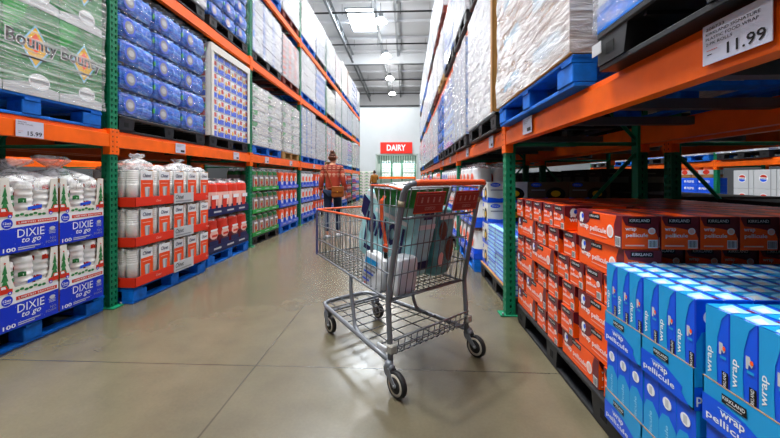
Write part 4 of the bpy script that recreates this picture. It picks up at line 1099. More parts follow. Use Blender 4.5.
def plates():
    xf = .875
    pallet(1.20, 1.1, 'blackpl', (xf-.02, 3.42, 0), RZ, 'black plastic pallet on the floor just beyond the green upright on the right')
    mb = MB(); mb.box(xf-.01, xf+1.05, 2.83, 4.08, .146, .152, 'tan'); tag(mb.build('card_sheet'), 'brown card sheet between the black pallet and the blue bundles, right of the cart', 'card sheet')
    for k in range(4):
        for i in range(3): put('pcarton%d' % (i > 0), make_plate_carton if not i else (lambda: make_plate_carton(mat('plate_board_painted_shade', '5d4a38', .8))), (xf+.01+i*.435, 3.82, .153+k*.23), 0, ('white' if not i else 'shade-darkened white')+' plate carton with blue swoosh, %s layer up, %s from the aisle' % (ORD[k], ORD[i]), 'plate cartons')  # inner cartons: shade under the rack is put into a darker base colour
    for k in range(4):
        for i in range(3):
            for c in range(4):
                put('bundle', make_bundle, (xf+.0+.205*c+.004*((i+k) % 3), 2.83+.325*i, .153+k*.118), 0, 'pale blue bundle, %s layer, %s from the upright, %s from the aisle' % (ORD[k], ORD[i], ORD[c]), 'pale blue bundles')
    display('R', 4.14, 5.30, ['whiteblue'], 'kblue', 'bluewood', 3, 'second right bay, farther display', n=4, h=.33, name='blue')
plates()

# ---------------------------------------------------------------- seen through the right rack
def make_soda(logo=True):
    def f():
        w, d, h = .42, .3, .375
        mb = MB(); mb.box(0, w, 0, d, 0, h, 'lgrey', .004)
        fr = boxfr(0, w, 0, d, 0, h, 'front')
        mb.ell(fr, w*.45, h*.55, .085, .085, 'white', .001, 20); mb.ell(fr, w*.45, h*.585, .07, .055, 'red', .0015, 16, 0, PI); mb.ell(fr, w*.45, h*.515, .07, .055, 'kblue', .0015, 16, PI, 2*PI)
        mb.rect(fr, w*.28, w*.62, h*.53, h*.57, 'white', .002); mb.text(fr, 'PEPSI', w*.31, h*.53, w*.28, h*.04, 'black', .003, .02)
        mb.rect(fr, w*.75, w*.8, 0, h, 'grey', .0015)
        return tag(mb.build('soda_case'), 'x', 'soda case')
    return f
def make_blue_soda():
    w, d, h = .42, .3, .16
    mb = MB(); mb.box(0, w, 0, d, 0, h, 'kblue', .004); fr = boxfr(0, w, 0, d, 0, h, 'front'); mb.text(fr, 'PEPSI', w*.25, h*.3, w*.5, h*.35, 'white', .002, .02); mb.ell(fr, w*.12, h*.5, .03, .03, 'white', .002, 10)
    return tag(mb.build('blue_soda_case'), 'x', 'soda case')
def make_snack():
    w, d, h = .3, .3, .26
    mb = ring_pack_mb(w, d, h, [(0,.3,'tan'),(.3,.7,'white'),(.7,1,'corange')], 9); fr = Fr((-w/2,0,0),(1,0,0),(0,0,1)); mb.ell(fr, w*.5, h*.5, w*.3, h*.2, 'red', .006)
    return tag(mb.build('snack_bag'), 'x', 'bag')
for i in range(3):
    yp = [7.08, 8.84, 10.1][i]; nm = ['nearest', 'middle', 'farthest'][i]
    pallet(1.20, 1.1, 'bluewood', (6.95, yp, 0), RZ, 'blue pallet of soda and snacks across the next aisle on the right, '+nm)
    for k in range(3):
        for j in range(3):
            lab = '%s layer, %s from left, across the next aisle' % (ORD[k], ORD[j])
            if i == 0:
                if k < 3: put('soda', make_soda(), (6.95, yp+.6-.43*j+.02, .147+k*.38), RZ, 'silver soda case with round emblem, '+lab, 'silver soda cases')
            else:
                for q in (0, 1): put('bsoda', make_blue_soda, (6.95, yp+.6-.43*j+.02, .147+(2*k+q)*.163), RZ, 'blue soda case, %s layer, %s from left, %s pallet across the next aisle' % (ORD[2*k+q], ORD[j], nm), 'blue soda cases')
    if i:
        for j in range(4): put('snack', make_snack, (6.97, yp+.48-.31*j, 1.13), RZ, 'orange and white snack bag above blue soda cases, %s from left, %s pallet' % (ORD[j], nm), 'snack bags')
# dark goods standing in the second row behind the right rack
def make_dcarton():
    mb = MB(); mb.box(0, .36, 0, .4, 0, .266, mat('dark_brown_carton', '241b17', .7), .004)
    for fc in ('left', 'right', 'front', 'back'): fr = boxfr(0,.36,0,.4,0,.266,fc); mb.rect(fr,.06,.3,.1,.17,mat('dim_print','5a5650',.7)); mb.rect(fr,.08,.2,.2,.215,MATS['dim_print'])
    return tag(mb.build('brown_carton'), 'x', 'carton')
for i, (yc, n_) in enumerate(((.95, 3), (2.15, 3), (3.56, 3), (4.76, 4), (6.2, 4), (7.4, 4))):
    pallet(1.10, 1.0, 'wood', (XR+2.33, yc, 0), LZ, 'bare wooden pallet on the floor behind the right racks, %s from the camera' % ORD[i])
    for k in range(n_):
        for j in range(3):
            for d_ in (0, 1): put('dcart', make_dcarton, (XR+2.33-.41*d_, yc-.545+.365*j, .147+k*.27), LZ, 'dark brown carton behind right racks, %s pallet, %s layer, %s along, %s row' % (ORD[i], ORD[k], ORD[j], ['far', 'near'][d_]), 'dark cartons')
# ---------------------------------------------------------------- price cards
def price_card(side, y, w, h, z, price, lines, label, lev=0, big=.35):
    left = side == 'L'; xf = (XL+.0135) if left else (XR-.0135); rz = LZ if left else RZ
    mb = MB(); mb.box(-w/2, w/2, -.002, 0, 0, h, mat('price_card_paper', 'c3c5d6', .45), 0); fr = Fr((-w/2, -.002, 0), (1,0,0), (0,0,1))
    if lines:
        for k, (tx, ww) in enumerate(lines): mb.text(fr, tx, w*.06, h*(.84-.125*k), w*ww, h*.075, 'grey' if k > 3 else 'black', .001)
    else:
        for k in range(3): mb.rect(fr, w*.1, w*(.8-.15*k), h*(.84-.1*k), h*(.88-.1*k), 'grey', .001)
    if price:
        mb.text(fr, price, w*(.93-.53), h*.1, w*.53, h*.27, 'black', .0012, .012)
    else: mb.rect(fr, w*.5, w*.9, h*.12, h*.34, 'black', .001)
    mb.rect(fr, w*.07, w*.25, h*.33, h*.345, 'red', .001); mb.rect(fr, w*.08, w*.16, h*.22, h*.245, 'black', .001)
    o = mb.build('price_card', None, (xf, y, z), rz); tag(o, label, 'price card'); return o
zc = LV[0]-BH
price_card('L', 2.185, .17, .108, zc+.0, '15.99', [('208742', .3), ('PAPER TOWEL', .55)], 'white price card reading 15.99 on the left orange beam')
price_card('R', .868, .175, .103, zc+.022, '11.99', [('208733', .3), ('KIRKLAND SIGNATURE', .8), ('PLASTIC FOOD WRAP', .78), ('2-PK ROLLS', .42)], 'large white price card reading 11.99 on the right orange beam')
for i, (sd, y, z) in enumerate([('L', 3.72, zc+.01), ('L', 4.98, zc+.01), ('L', 6.1, zc+.01), ('L', 7.4, zc+.01), ('R', 2.29, zc+.02), ('R', 3.25, zc+.015), ('R', 4.5, zc+.015), ('R', 6.2, zc+.015), ('L', 9.3, zc+.01), ('R', 7.4, zc+.015)]):
    price_card(sd, y, .165, .105, z, None, None, 'small white price card on the %s orange beam, %s small card from the camera' % (SIDES[sd], ORD[[1,2,3,4,1,2,3,4,5,5][i]]))
# placard tied on the nearer black pallet at upper right
mb = MB(); mb.box(-.03, .03, -.003, 0, 0, .045, 'lgrey'); tag(mb.build('pallet_ticket', None, (XR-.066, 1.37, LV[0]+.06), RZ), 'pale ticket stuck on the black pallet at upper right', 'ticket')

# ---------------------------------------------------------------- sign and cooler
mb = MB(); mb.box(-1.84, .45, YB-.1, YB-.04, 2.93, 3.74, mat('sign_red', 'd8281c', .45)); fr = Fr((-1.84, YB-.1, 2.93), (1,0,0), (0,0,1))
mb.text(fr, 'DAIRY', .46, .2, 1.36, .44, 'white', .004, .03)
tag(mb.build('aisle_sign'), 'red sign with white letters reading DAIRY on the far white wall', 'sign')
def cooler_shelf(x0, x1, y, label):
    t = thing('cooler_shelf', label, 'shelf unit', ((x0+x1)/2, y, 0)); w = x1-x0
    for x in (-w/2, w/2-.08):
        mb = MB(); mb.box(x, x+.08, 0, .1, 0, 2.6, 'green'); mb.build('post', t)
    for z in (1.3, 1.66, 1.98, 2.3): 
        mb = MB(); mb.box(-w/2, w/2, 0, .8, z-.04, z, cw); mb.build('shelf', t)
cooler_shelf(-2.0, -1.1, YB+2.2, 'white shelf unit with green posts in the dairy opening, left of the panel')
cooler_shelf(-.35, .75, YB+2.2, 'white shelf unit with green posts in the dairy opening, right of the panel')
mlk = mat('milk_white', 'f2f4f0', .5)
def mk():
    mb = MB(); mb.box(0, .2, 0, .3, 0, .22, mlk, .01); mb.box(.03, .17, .002, .298, .22, .235, mlk); fr = boxfr(0,.2,0,.3,0,.22,'front'); mb.rect(fr, .03, .17, .05, .12, 'pale'); return tag(mb.build('milk_carton'), 'x', 'carton')
for u, (x0, n_) in enumerate(((-1.88, 3), (-.22, 4))):
    for k, z in enumerate((1.3, 1.66, 1.98, 2.3)):
        for i in range(n_): put('milk', mk, (x0+.24*i, YB+2.22, z+.002), 0, 'white dairy carton, shelves %s of the panel, %s shelf up, %s from left' % (['left','right'][u], ORD[k], ORD[i]), 'white dairy cartons')
mb = MB(); mb.box(-1.02, -.42, YB+2.3, YB+2.34, 1.3, 2.4, mat('frosted_panel', 'bfe2d8', .3)); mb.box(-1.06, -.38, YB+2.28, YB+2.36, 2.4, 2.46, 'steel'); tag(mb.build('frosted_panel'), 'pale green frosted panel between the dairy shelf units', 'panel')
mb = MB(); mb.box(-2.1, .74, YB+2.1, YB+2.18, 1.12, 1.28, 'orange'); tag(mb.build('rack_beam'), 'orange beam across the lower part of the dairy opening', 'rack beam')
mb = MB()
for k in range(16): x = -2.08+.18*k; mb.box(x, x+.15, YB+.9+.01*(k % 2), YB+.905+.01*(k % 2), 2.25, 2.85, mat('strip_curtain', '9fb8ae', .25, alpha=.55))
o = mb.build('strip_curtain'); tag(o, 'raised clear strip curtain at the top of the dairy opening', 'strip curtain')
ld = bpy.data.lights.new('cooler_light', 'AREA'); ld.shape = 'RECTANGLE'; ld.size = 2.6; ld.size_y = .4; ld.energy = 330; ld.color = (.93,1,.97)
lo = bpy.data.objects.new('cooler_light', ld); COL.objects.link(lo); lo.location = (-.7, YB+1.4, 3.2)
# pallet of pale crates by the left end of the wall
pallet(1.05, 1.0, 'bluewood', (-2.3, 20.2, 0), 0, 'blue pallet under the pale crates at the far end of the left racks')
def mk():
    mb = MB(); mb.box(0, .34, 0, .45, 0, .17, 'offwhite', .006); fr = boxfr(0,.34,0,.45,0,.17,'front'); mb.rect(fr, .03, .31, .02, .05, 'grey'); mb.rect(fr, .1, .24, .09, .13, 'lgreen'); fr = boxfr(0,.34,0,.45,0,.17,'right'); mb.rect(fr, .1, .34, .09, .13, 'corange'); return tag(mb.build('pale_crate'), 'x', 'crate')
for k in range(8):
    for i in range(3): put('crate', mk, (-2.82+.35*i, 20.2, .147+.176*k), 0, 'pale crate by the white wall, %s layer up, %s from the left' % (ORD[k], ORD[i]), 'pale crates')

# ---------------------------------------------------------------- shopping cart  (x = toward the handle, y = far side, z up)
CO = (.194, 1.958); CA = math.atan2(-.747157, .66512)
cart = thing('shopping_cart', 'large grey wire shopping cart with orange handle standing in the aisle', 'shopping cart', (CO[0], CO[1], 0), CA)
G = 'cartgrey'; DK = 'cartdark'
def bw(a): return .225+(.29-.225)*(a+1.04)/.95          # half width of the basket
def zb_(a): return .54+(.46-.54)*(a+1.04)/.94           # basket floor height
ZR = .868
# frame: rear posts with the bent handle ends, lower rails
for s in (-1, 1):
    mb = MB(); b = .31*s
    mb.tube([(-.062,b,.13),(-.072,b,.3),(-.085,b,.46),(-.055,b,.62),(-.02,b,.79),(.018,b,.97),(.036,b,1.03),(.055,b*.985,1.058),(.078,b*.95,1.076),(.09,b*.88,1.08)], .0145, G, 10)
    mb.tube([(.018,b,.962),(.022,b,.99)], .017, mat('beige_collar', 'a59a80', .5), 10)
    mb.build('rear_post', cart)
mb = MB(); path = [(-.068,-.31,.155),(-.3,-.29,.162),(-.6,-.255,.168),(-.93,-.215,.172),(-.985,-.195,.173),(-1.005,-.15,.173),(-1.01,0,.173),(-1.005,.15,.173),(-.985,.195,.173),(-.93,.215,.172),(-.6,.255,.168),(-.3,.29,.162),(-.068,.31,.155)]
mb.tube(path, .0145, G, 10); mb.build('lower_frame', cart)
for s in (-1, 1):       # bent front legs
    mb = MB(); b = s
    mb.tube([(-.56,b*.235,zb_(-.56)-.01),(-.545,b*.245,.40),(-.49,b*.255,.225),(-.475,b*.26,.19),(-.44,b*.266,.172),(-.36,b*.278,.163)], .012, G, 9); mb.build('leg', cart)
# handle
mb = MB(); mb.tube([(.09,-.275,1.08),(.092,-.25,1.081),(.094,0,1.082),(.092,.25,1.081),(.09,.275,1.08)], .0165, 'cartorange', 12); mb.build('handle', cart)
# lower rack
mb = MB()
for k in range(10):
    a = -.95+.093*k; w_ = .2+.1*(a+1)/.95; mb.tube([(a,-w_,.178),(a,w_,.178)], .0035, DK, 6)
for b in (-.17,-.06,.06,.17): mb.tube([(-.99,b*.9,.172),(-.1,b*1.25,.172),(-.07,b*1.3,.20)], .0035, DK, 6)
mb.box(-.86, -.83, -.2, .2, .16, .17, DK)
mb.tube([(-.80,-.05,.2),(-.80,.2,.2)], .009, G, 6); mb.tube([(-.80,-.05,.2),(-.80,-.05,.175)], .009, G, 6)
mb.build('lower_rack', cart)
mb = MB()
for z, a in ((.275,-.045),(.235,-.05),(.2,-.055)): mb.tube([(a,-.3,z-.008),(a,.3,z)], .0055 if z > .27 else .0035, G, 6)
for k in range(13): b = -.27+.045*k; mb.tube([(-.043,b,.272),(-.057,b,.19),(-.075,b,.175)], .003, DK, 5)
mb.build('lower_rear_rail', cart)
for s in (-1, 1):
    mb = MB(); mb.box(-.075, -.035, s*.31-.022, s*.31+.022, .2, .245, mat('clip_plastic', '9a9890', .5), .006); mb.build('corner_clip', cart)
mb = MB(); mb.box(-.2, -.12, -.3, -.285, .17, .2, 'lgrey', .004); mb.build('tag_plate', cart)
# casters
for a, b, piv in ((0,-.3215,-.062),(0,.3215,-.062),(-.864,-.212,-.92),(-.864,.212,-.92)):
    r = .066 if a == 0 else .06
    c = bpy.data.objects.new('caster', None); COL.objects.link(c); c.parent = cart; c.location = (a, b, 0)
    px = piv-a if a == 0 else -.045
    mb = MB(); top = .155
    mb.lathe([(.02,top-.03),(.024,top-.02),(.024,top),(.012,top+.01)], G, 10, Matrix.Translation((px, 0, 0)))
    for s in (-1, 1):
        y = s*.02
        pts = [(px-.022,top-.02),(px+.024,top-.02),(px+.042,top-.05),(.016,r+.0),(.0,r-.014),(-.016,r+.0),(px-.012,top-.055)]
        n_ = len(pts); vs = [(x, y-.0015, z) for x, z in pts]+[(x, y+.0015, z) for x, z in pts]
        mb.add(vs, [tuple(range(n_)), tuple(range(n_, 2*n_))[::-1]]+[(i, (i+1) % n_, n_+(i+1) % n_, n_+i) for i in range(n_)], G)
    mb.tube([(px-.02,0,top-.021),(px+.03,0,top-.021)], .018, G, 8); mb.tube([(0,-.026,r),(0,.026,r)], .007, 'steel', 8)
    mb.build('fork', c)
    T = Matrix.Translation((0,0,r)) @ Matrix.Rotation(PI/2, 4, 'X')
    mb = MB(); mb.lathe([(r*.78,-.014),(r*.95,-.0145),(r,-.009),(r,.009),(r*.95,.0145),(r*.78,.014)], 'rubber', 28, T); mb.build('tyre', c)
    mb = MB(); mb.lathe([(r*.62,-.0147),(r*.80,-.0152),(r*.80,.0152),(r*.62,.0147)], 'hub', 24, T); mb.lathe([(r*.2,-.0165),(r*.6,-.0156),(r*.6,.0156),(r*.2,.0165)], 'rubber', 20, T); mb.lathe([(.012,-.018),(.012,.018)], 'steel', 10, T); mb.build('wheel', c)
# basket
for s, nm in ((-1, 'side_panel'), (1, 'side_panel')):
    mb = MB(); wr = .0026
    A0, A1 = -1.04, -.075
    def pt(a, z): return (a, s*(bw(a)+.0*(z)), z)
    for k in range(20):
        a = A0+.0505*k
        top = ZR if a < -.27 else 1.055
        aa = a; ta = a if a < -.27 else a+.03+.1*(a+.27)
        mb.tube([pt(aa, zb_(aa)), pt(ta, top)], wr, G, 5)
    for f in (0, .33, .66): 
        mb.tube([pt(a, zb_(a)+(ZR-zb_(a))*f) for a in (A0,-.8,-.5,-.25,A1+.04*f)], .0038, G, 6)
    mb.tube([pt(-.27, ZR), pt(.0, ZR+.0)], .0038, G, 6); mb.tube([pt(-.26, .96), pt(.02, .96)], .003, G, 5)
    mb.tube([pt(A0, zb_(A0)), pt(A0, ZR)], .006, G, 6)
    mb.box(-.285, -.262, s*bw(-.27)-.004, s*bw(-.27)+.004, .68, 1.065, G, .002)
    mb.build(nm, cart)
    mb = MB(); mb.tube([pt(A0, ZR+.003), pt(-.7, ZR+.003), pt(-.285, ZR)], .0072, 'cartorange', 8); mb.tube([pt(-.275, 1.064), (-.1, s*.3, 1.064), (.03, s*.308, 1.045)], .0062, 'cartorange', 8); mb.build('side_rim', cart)
mb = MB()
for k in range(10): b = -.21+.42*k/9; mb.tube([(-1.04,b*.98,.542),(-1.043,b,ZR)], .0026, G, 5)
for z in (.542,.65,.76): mb.tube([(-1.042,-.224,z),(-1.042,.224,z)], .0038, G, 6)
mb.build('nose_panel', cart)
mb = MB(); mb.tube([(-1.04,-.225,ZR+.003),(-1.046,-.2,ZR+.003),(-1.046,.2,ZR+.003),(-1.04,.225,ZR+.003)], .0075, 'cartorange', 8); mb.build('nose_rim', cart)
for s in (-1, 1): mb = MB(); mb.box(-1.052, -1.034, s*.228-.007, s*.228+.007, .53, ZR-.005, mat('corner_guard', '4b4a78', .5), .003); mb.build('corner_guard', cart)
mb = MB()
for k in range(20): a = -1.03+.0485*k; w_ = bw(a); mb.tube([(a,-w_,zb_(a)),(a,w_,zb_(a))], .003, DK, 5)
for k in range(17): f = -1+k/8; mb.tube([(-1.04, .225*f, zb_(-1.04)-.004),(-.1, .285*f, zb_(-.1)-.004)], .0025, DK, 5)
for s in (-1, 1): mb.tube([(-1.04,s*.225,.538),(-.095,s*.29,.455)], .0065, G, 7)
mb.tube([(-.095,-.3,.455),(-.095,.3,.455)], .0065, G, 7)
mb.build('basket_floor', cart)
# swinging rear gate
mb = MB()
def gp(b, f): return (-.095+.08*f, b, .462+.43*f)
for k in range(13): b = -.275+.55*k/12; mb.tube([gp(b,0), gp(b+.02*(0),1)], .0027, DK, 5)
for f in (0,.3,.66,1): mb.tube([gp(-.285,f), gp(.285,f)], .0045 if f in (0,1) else .0034, DK, 6)
mb.build('rear_gate', cart)
# child seat back with two red panels
mb = MB()
for k in range(10): b = -.26+.52*k/9; mb.tube([(.0,b,.895),(.045,b,1.055)], .003, G, 5)
mb.tube([(.045,-.29,1.055),(.045,.29,1.055)], .004, G, 6); mb.tube([(.0,-.29,.9),(.0,.29,.9)], .004, G, 6)
for b in (-.29,.29,.03): mb.tube([(.0,b,.895),(.05,b,1.06)], .006, G, 6)
mb.build('seat_back', cart)
for x0, x1 in ((-.232,-.012),(.075,.285)):
    mb = MB(); T = Matrix.Translation((.034, 0, .98)) @ Matrix.Rotation(.28, 4, 'Y')
    mb.box(0, .008, x0, x1, -.062, .056, 'cartred', .003, T)
    o = T @ Vector((.008, x0, -.062)); ux = Vector((0,1,0)); uy = (T.to_3x3() @ Vector((0,0,1)))
    fr = Fr(o, ux, uy); W = x1-x0
    for k in range(4):
        cx = W*(.2+.2*k); mb.ell(fr, cx, .085, .006, .006, 'faded', .001, 10); mb.rect(fr, cx-.006, cx+.006, .06, .078, 'faded', .001)
    for q in ((.04,.96,.104,.1055),(.04,.96,.046,.0475),(.04,.046,.046,.105),(.954,.96,.046,.105)): mb.rect(fr, W*q[0], W*q[1], q[2], q[3], 'faded', .001)
    mb.text(fr, 'COSTCO', W*.34, .018, W*.36, .018, 'faded', .001, .02)
    mb.rect(fr, 0, W, 0, .006, 'cartorange', .001)
    mb.build('red_panel', cart)
# seat belt
belt = MB(); P_ = [(-.2,-.225,1.02),(-.195,-.27,.98),(-.19,-.272,.88),(-.17,-.27,.80),(-.155,-.268,.73)]
for i in range(len(P_)-1):
    a, b = Vector(P_[i]), Vector(P_[i+1]); belt.add([a+Vector((-.014,0,0)), a+Vector((.014,0,0)), b+Vector((.014,0,0)), b+Vector((-.014,0,0)), a+Vector((-.014,.003,0)), a+Vector((.014,.003,0)), b+Vector((.014,.003,0)), b+Vector((-.014,.003,0))], [(0,1,2,3),(7,6,5,4),(0,3,7,4),(1,5,6,2)], 'cartorange')
belt.box(-.17, -.138, -.28, -.264, .70, .745, 'cartorange', .005); belt.box(-.166, -.142, -.279, -.265, .665, .7, 'black', .005)
belt.build('seat_belt', cart)

# things in the cart, as their own objects in cart orientation
def in_cart(a, b, z): 
    c, s = math.cos(CA), math.sin(CA); return (CO[0]+a*c-b*s, CO[1]+a*s+b*c, z)
def cart_item(o, a, b, z, pitch=0, roll=0, yaw=0):
    o.location = in_cart(a, b, z); o.rotation_mode = 'XYZ'
    o.rotation_euler = (Matrix.Rotation(CA+yaw, 3, 'Z') @ Matrix.Rotation(pitch, 3, 'Y') @ Matrix.Rotation(roll, 3, 'X')).to_euler()
def puffy(w, d, h, mt, seed, n=9, amp=.012, bumps=None):
    """soft plastic pack centred on the origin"""
    rr = random.Random(seed); from mathutils import noise as nz; mb = MB()
    def f(o, a, b):
        vs = []
        for i in range(n+1):
            for j in range(n+1):
                p = Vector(o)+Vector(a)*(i/n)+Vector(b)*(j/n)
                q = Vector((p.x/(w/2), p.y/(d/2), p.z/(h/2)))
                m4 = (abs(q.x)**8+abs(q.y)**8+abs(q.z)**8)**(1/8)
                q = q/m4
                e = 1+amp*4*nz.noise(p*12+Vector((seed, 0, 0)))
                if bumps: e += bumps*math.cos(p.x*2*PI/.115)*.5
                vs.append((q.x*w/2*e, q.y*d/2*e, q.z*h/2*e))
        mb.add(vs, [(i*(n+1)+j, (i+1)*(n+1)+j, (i+1)*(n+1)+j+1, i*(n+1)+j+1) for i in range(n) for j in range(n)], mt, True)
    x, y, z = w/2, d/2, h/2
    f((-x,-y,-z),(w,0,0),(0,0,h)); f((x,-y,-z),(0,d,0),(0,0,h)); f((x,y,-z),(-w,0,0),(0,0,h)); f((-x,y,-z),(0,-d,0),(0,0,h)); f((-x,-y,z),(w,0,0),(0,d,0)); f((-x,y,-z),(w,0,0),(0,-d,0))
    return mb
# tall towel pack, upside down
t = thing('towel_pack', 'tall pale teal paper towel pack with upside-down navy writing, standing in the cart', 'towel pack')
body_ = puffy(.5, .20, .46, 'teal', 3, amp=.008, bumps=.01)
fr = Fr((.25, -.105, .23), (-1,0,0), (0,0,-1))       # upside down on the near side
mb = MB(); fr.n = Vector((0,-1,0))
mb.text(fr, 'Towel', .02, .14, .39, .2, 'navy', .005, .02)
mb.shape(fr, [(.06,.36),(.4,.36),(.4,.39),(.06,.39)], 'navy', .005); mb.shape(fr, [(.40,.08),(.48,.05),(.48,.17),(.43,.2)], 'navy', .004)
mb.rect(fr, .05, .34, .10, .125, 'white', .004); mb.rect(fr, .25, .45, .02, .05, 'white', .004)
mb.build('printed_name', t)
fr = Fr((.2515, -.09, -.2), (0,1,0), (0,0,1)); mb = body_; mb.rect(fr, .02, .16, .05, .1, 'navy', .006); mb.rect(fr, .02, .16, .30, .33, 'white', .006); mb.rect(fr, .05, .13, .36, .40, 'navy', .006); mb.build('pack_body', t)
cart_item(t, -.36, -.035, .775, pitch=.25, yaw=.04)
t = thing('white_pack', 'white plastic pack with small blue print leaning low in the cart against the near wires', 'pack')
puffy(.20, .075, .21, 'packwhite', 8, amp=.01).build('pack_body', t)
fr = Fr((-.1, -.0405, -.125), (1,0,0), (0,0,1)); mb = MB(); mb.rect(fr, .03, .15, .16, .2, 'sky', .004)
for k in range(4): mb.rect(fr, .03, .14-.015*k, .13-.022*k, .14-.022*k, 'kblue' if k % 2 else 'grey', .004)
mb.ell(fr, .06, .045, .008, .008, 'red', .004, 8); mb.build('print', t)
cart_item(t, -.31, -.215, .555, pitch=.18, roll=-.06)
t = thing('white_pack', 'long smooth white pack standing at the back corner of the cart behind the near post', 'pack')
puffy(.10, .15, .22, 'packwhite', 5, amp=.006).build('pack_body', t)
cart_item(t, -.15, -.155, .56, pitch=.12)
t = thing('printed_pack', 'teal and brown printed plastic pack standing at the far side of the cart', 'pack')
puffy(.42, .17, .44, mat('dusty_teal_pack', '5fa3a8', .35, noise=(11, .35), coat=.3), 14, amp=.008).build('pack_body', t)
fr = Fr((.2115, -.085, -.22), (0,1,0), (0,0,1)); mb = MB()
mb.ell(fr, .05, .3, .035, .06, mat('brown_picture', '6b4638', .45), .006); mb.ell(fr, .12, .18, .035, .08, mat('brown_picture', '6b4638', .45), .006); mb.ell(fr, .05, .12, .025, .045, 'pinky', .006); mb.rect(fr, .02, .15, .37, .41, 'white', .006); mb.build('picture_print', t)
cart_item(t, -.335, .178, .725, pitch=.1)
# green tray with a domed lid on the seat
t = thing('salad_tray', 'green plastic tray with clear domed lid and pink label lying on top of the cart', 'food tray')
mb = MB(); n_ = 36; W, D = .36, .43
gt = mat('dark_green_plastic', '1f7a35', .35, noise=(25, .5))
def rr_ring(w, d, z, wave=0.):
    out = []
    for k in range(n_):
        a = 2*PI*k/n_; x, y = math.cos(a), math.sin(a); q = (x**4+y**4)**.25; e = 1+(wave if k % 2 else 0)
        out.append((x/q*w/2*e, y/q*d/2*e, z))
    return out
rings = [rr_ring(W*.82, D*.82, 0), rr_ring(W*.86, D*.86, .006, .03), rr_ring(W*.97, D*.97, .095, .02), rr_ring(W, D, .098), rr_ring(W*1.02, D*1.02, .103), rr_ring(W*.9, D*.9, .1)]
mb.add(sum(rings, []), [(i*n_+k, i*n_+(k+1) % n_, (i+1)*n_+(k+1) % n_, (i+1)*n_+k) for i in range(5) for k in range(n_)]+[tuple(range(n_))[::-1]], gt)
mb.build('tray', t)
mb = MB(); rings = [rr_ring(W*1.01, D*1.01, .104), rr_ring(W*.93, D*.93, .116), rr_ring(W*.8, D*.82, .126), rr_ring(W*.4, D*.4, .129)]
mb.add(sum(rings, []), [(i*n_+k, i*n_+(k+1) % n_, (i+1)*n_+(k+1) % n_, (i+1)*n_+k) for i in range(3) for k in range(n_)]+[tuple(3*n_+k for k in range(n_))], mat('glossy_lid', '6d7274', .15, coat=.4, noise=(8, .3)), True)
mb.build('lid', t)
fr = Fr((0,0,.1285), (1,0,0), (0,1,0)); mb = MB(); mb.ell(fr, 0, 0, .12, .15, 'black', .0015); mb.ell(fr, 0, 0, .105, .135, 'white', .0022); mb.ell(fr, .01, 0, .07, .09, 'pinky', .003); mb.rect(fr, -.02, .0, -.08, .07, 'maroon', .0036)
mb.build('label', t)
cart_item(t, -.185, -.035, .948, roll=.03, pitch=.03)

# ---------------------------------------------------------------- people
def skin_obj(pts, edges, rad, mt, sub=2, name='tmp', parent=None):
    me = bpy.data.meshes.new(name); me.from_pydata(pts, edges, []); o = bpy.data.objects.new(name, me); COL.objects.link(o)
    md = o.modifiers.new('s', 'SKIN'); sb = o.modifiers.new('b', 'SUBSURF'); sb.levels = sub; sb.render_levels = sub
    for i, v in enumerate(me.skin_vertices[0].data):
        r = rad[i]; v.radius = r if isinstance(r, tuple) else (r, r); v.use_root = (i == 0)
    dg = bpy.context.evaluated_depsgraph_get(); m2 = bpy.data.meshes.new_from_object(o.evaluated_get(dg)); m2.name = name
    bpy.data.objects.remove(o); bpy.data.meshes.remove(me)
    m2.materials.clear(); m2.materials.append(mt); m2.polygons.foreach_set('use_smooth', [True]*len(m2.polygons))
    return m2
def mesh_obj(m2, name, parent=None):
    o = bpy.data.objects.new(name, m2); COL.objects.link(o)
    if parent is not None: o.parent = parent
    return o
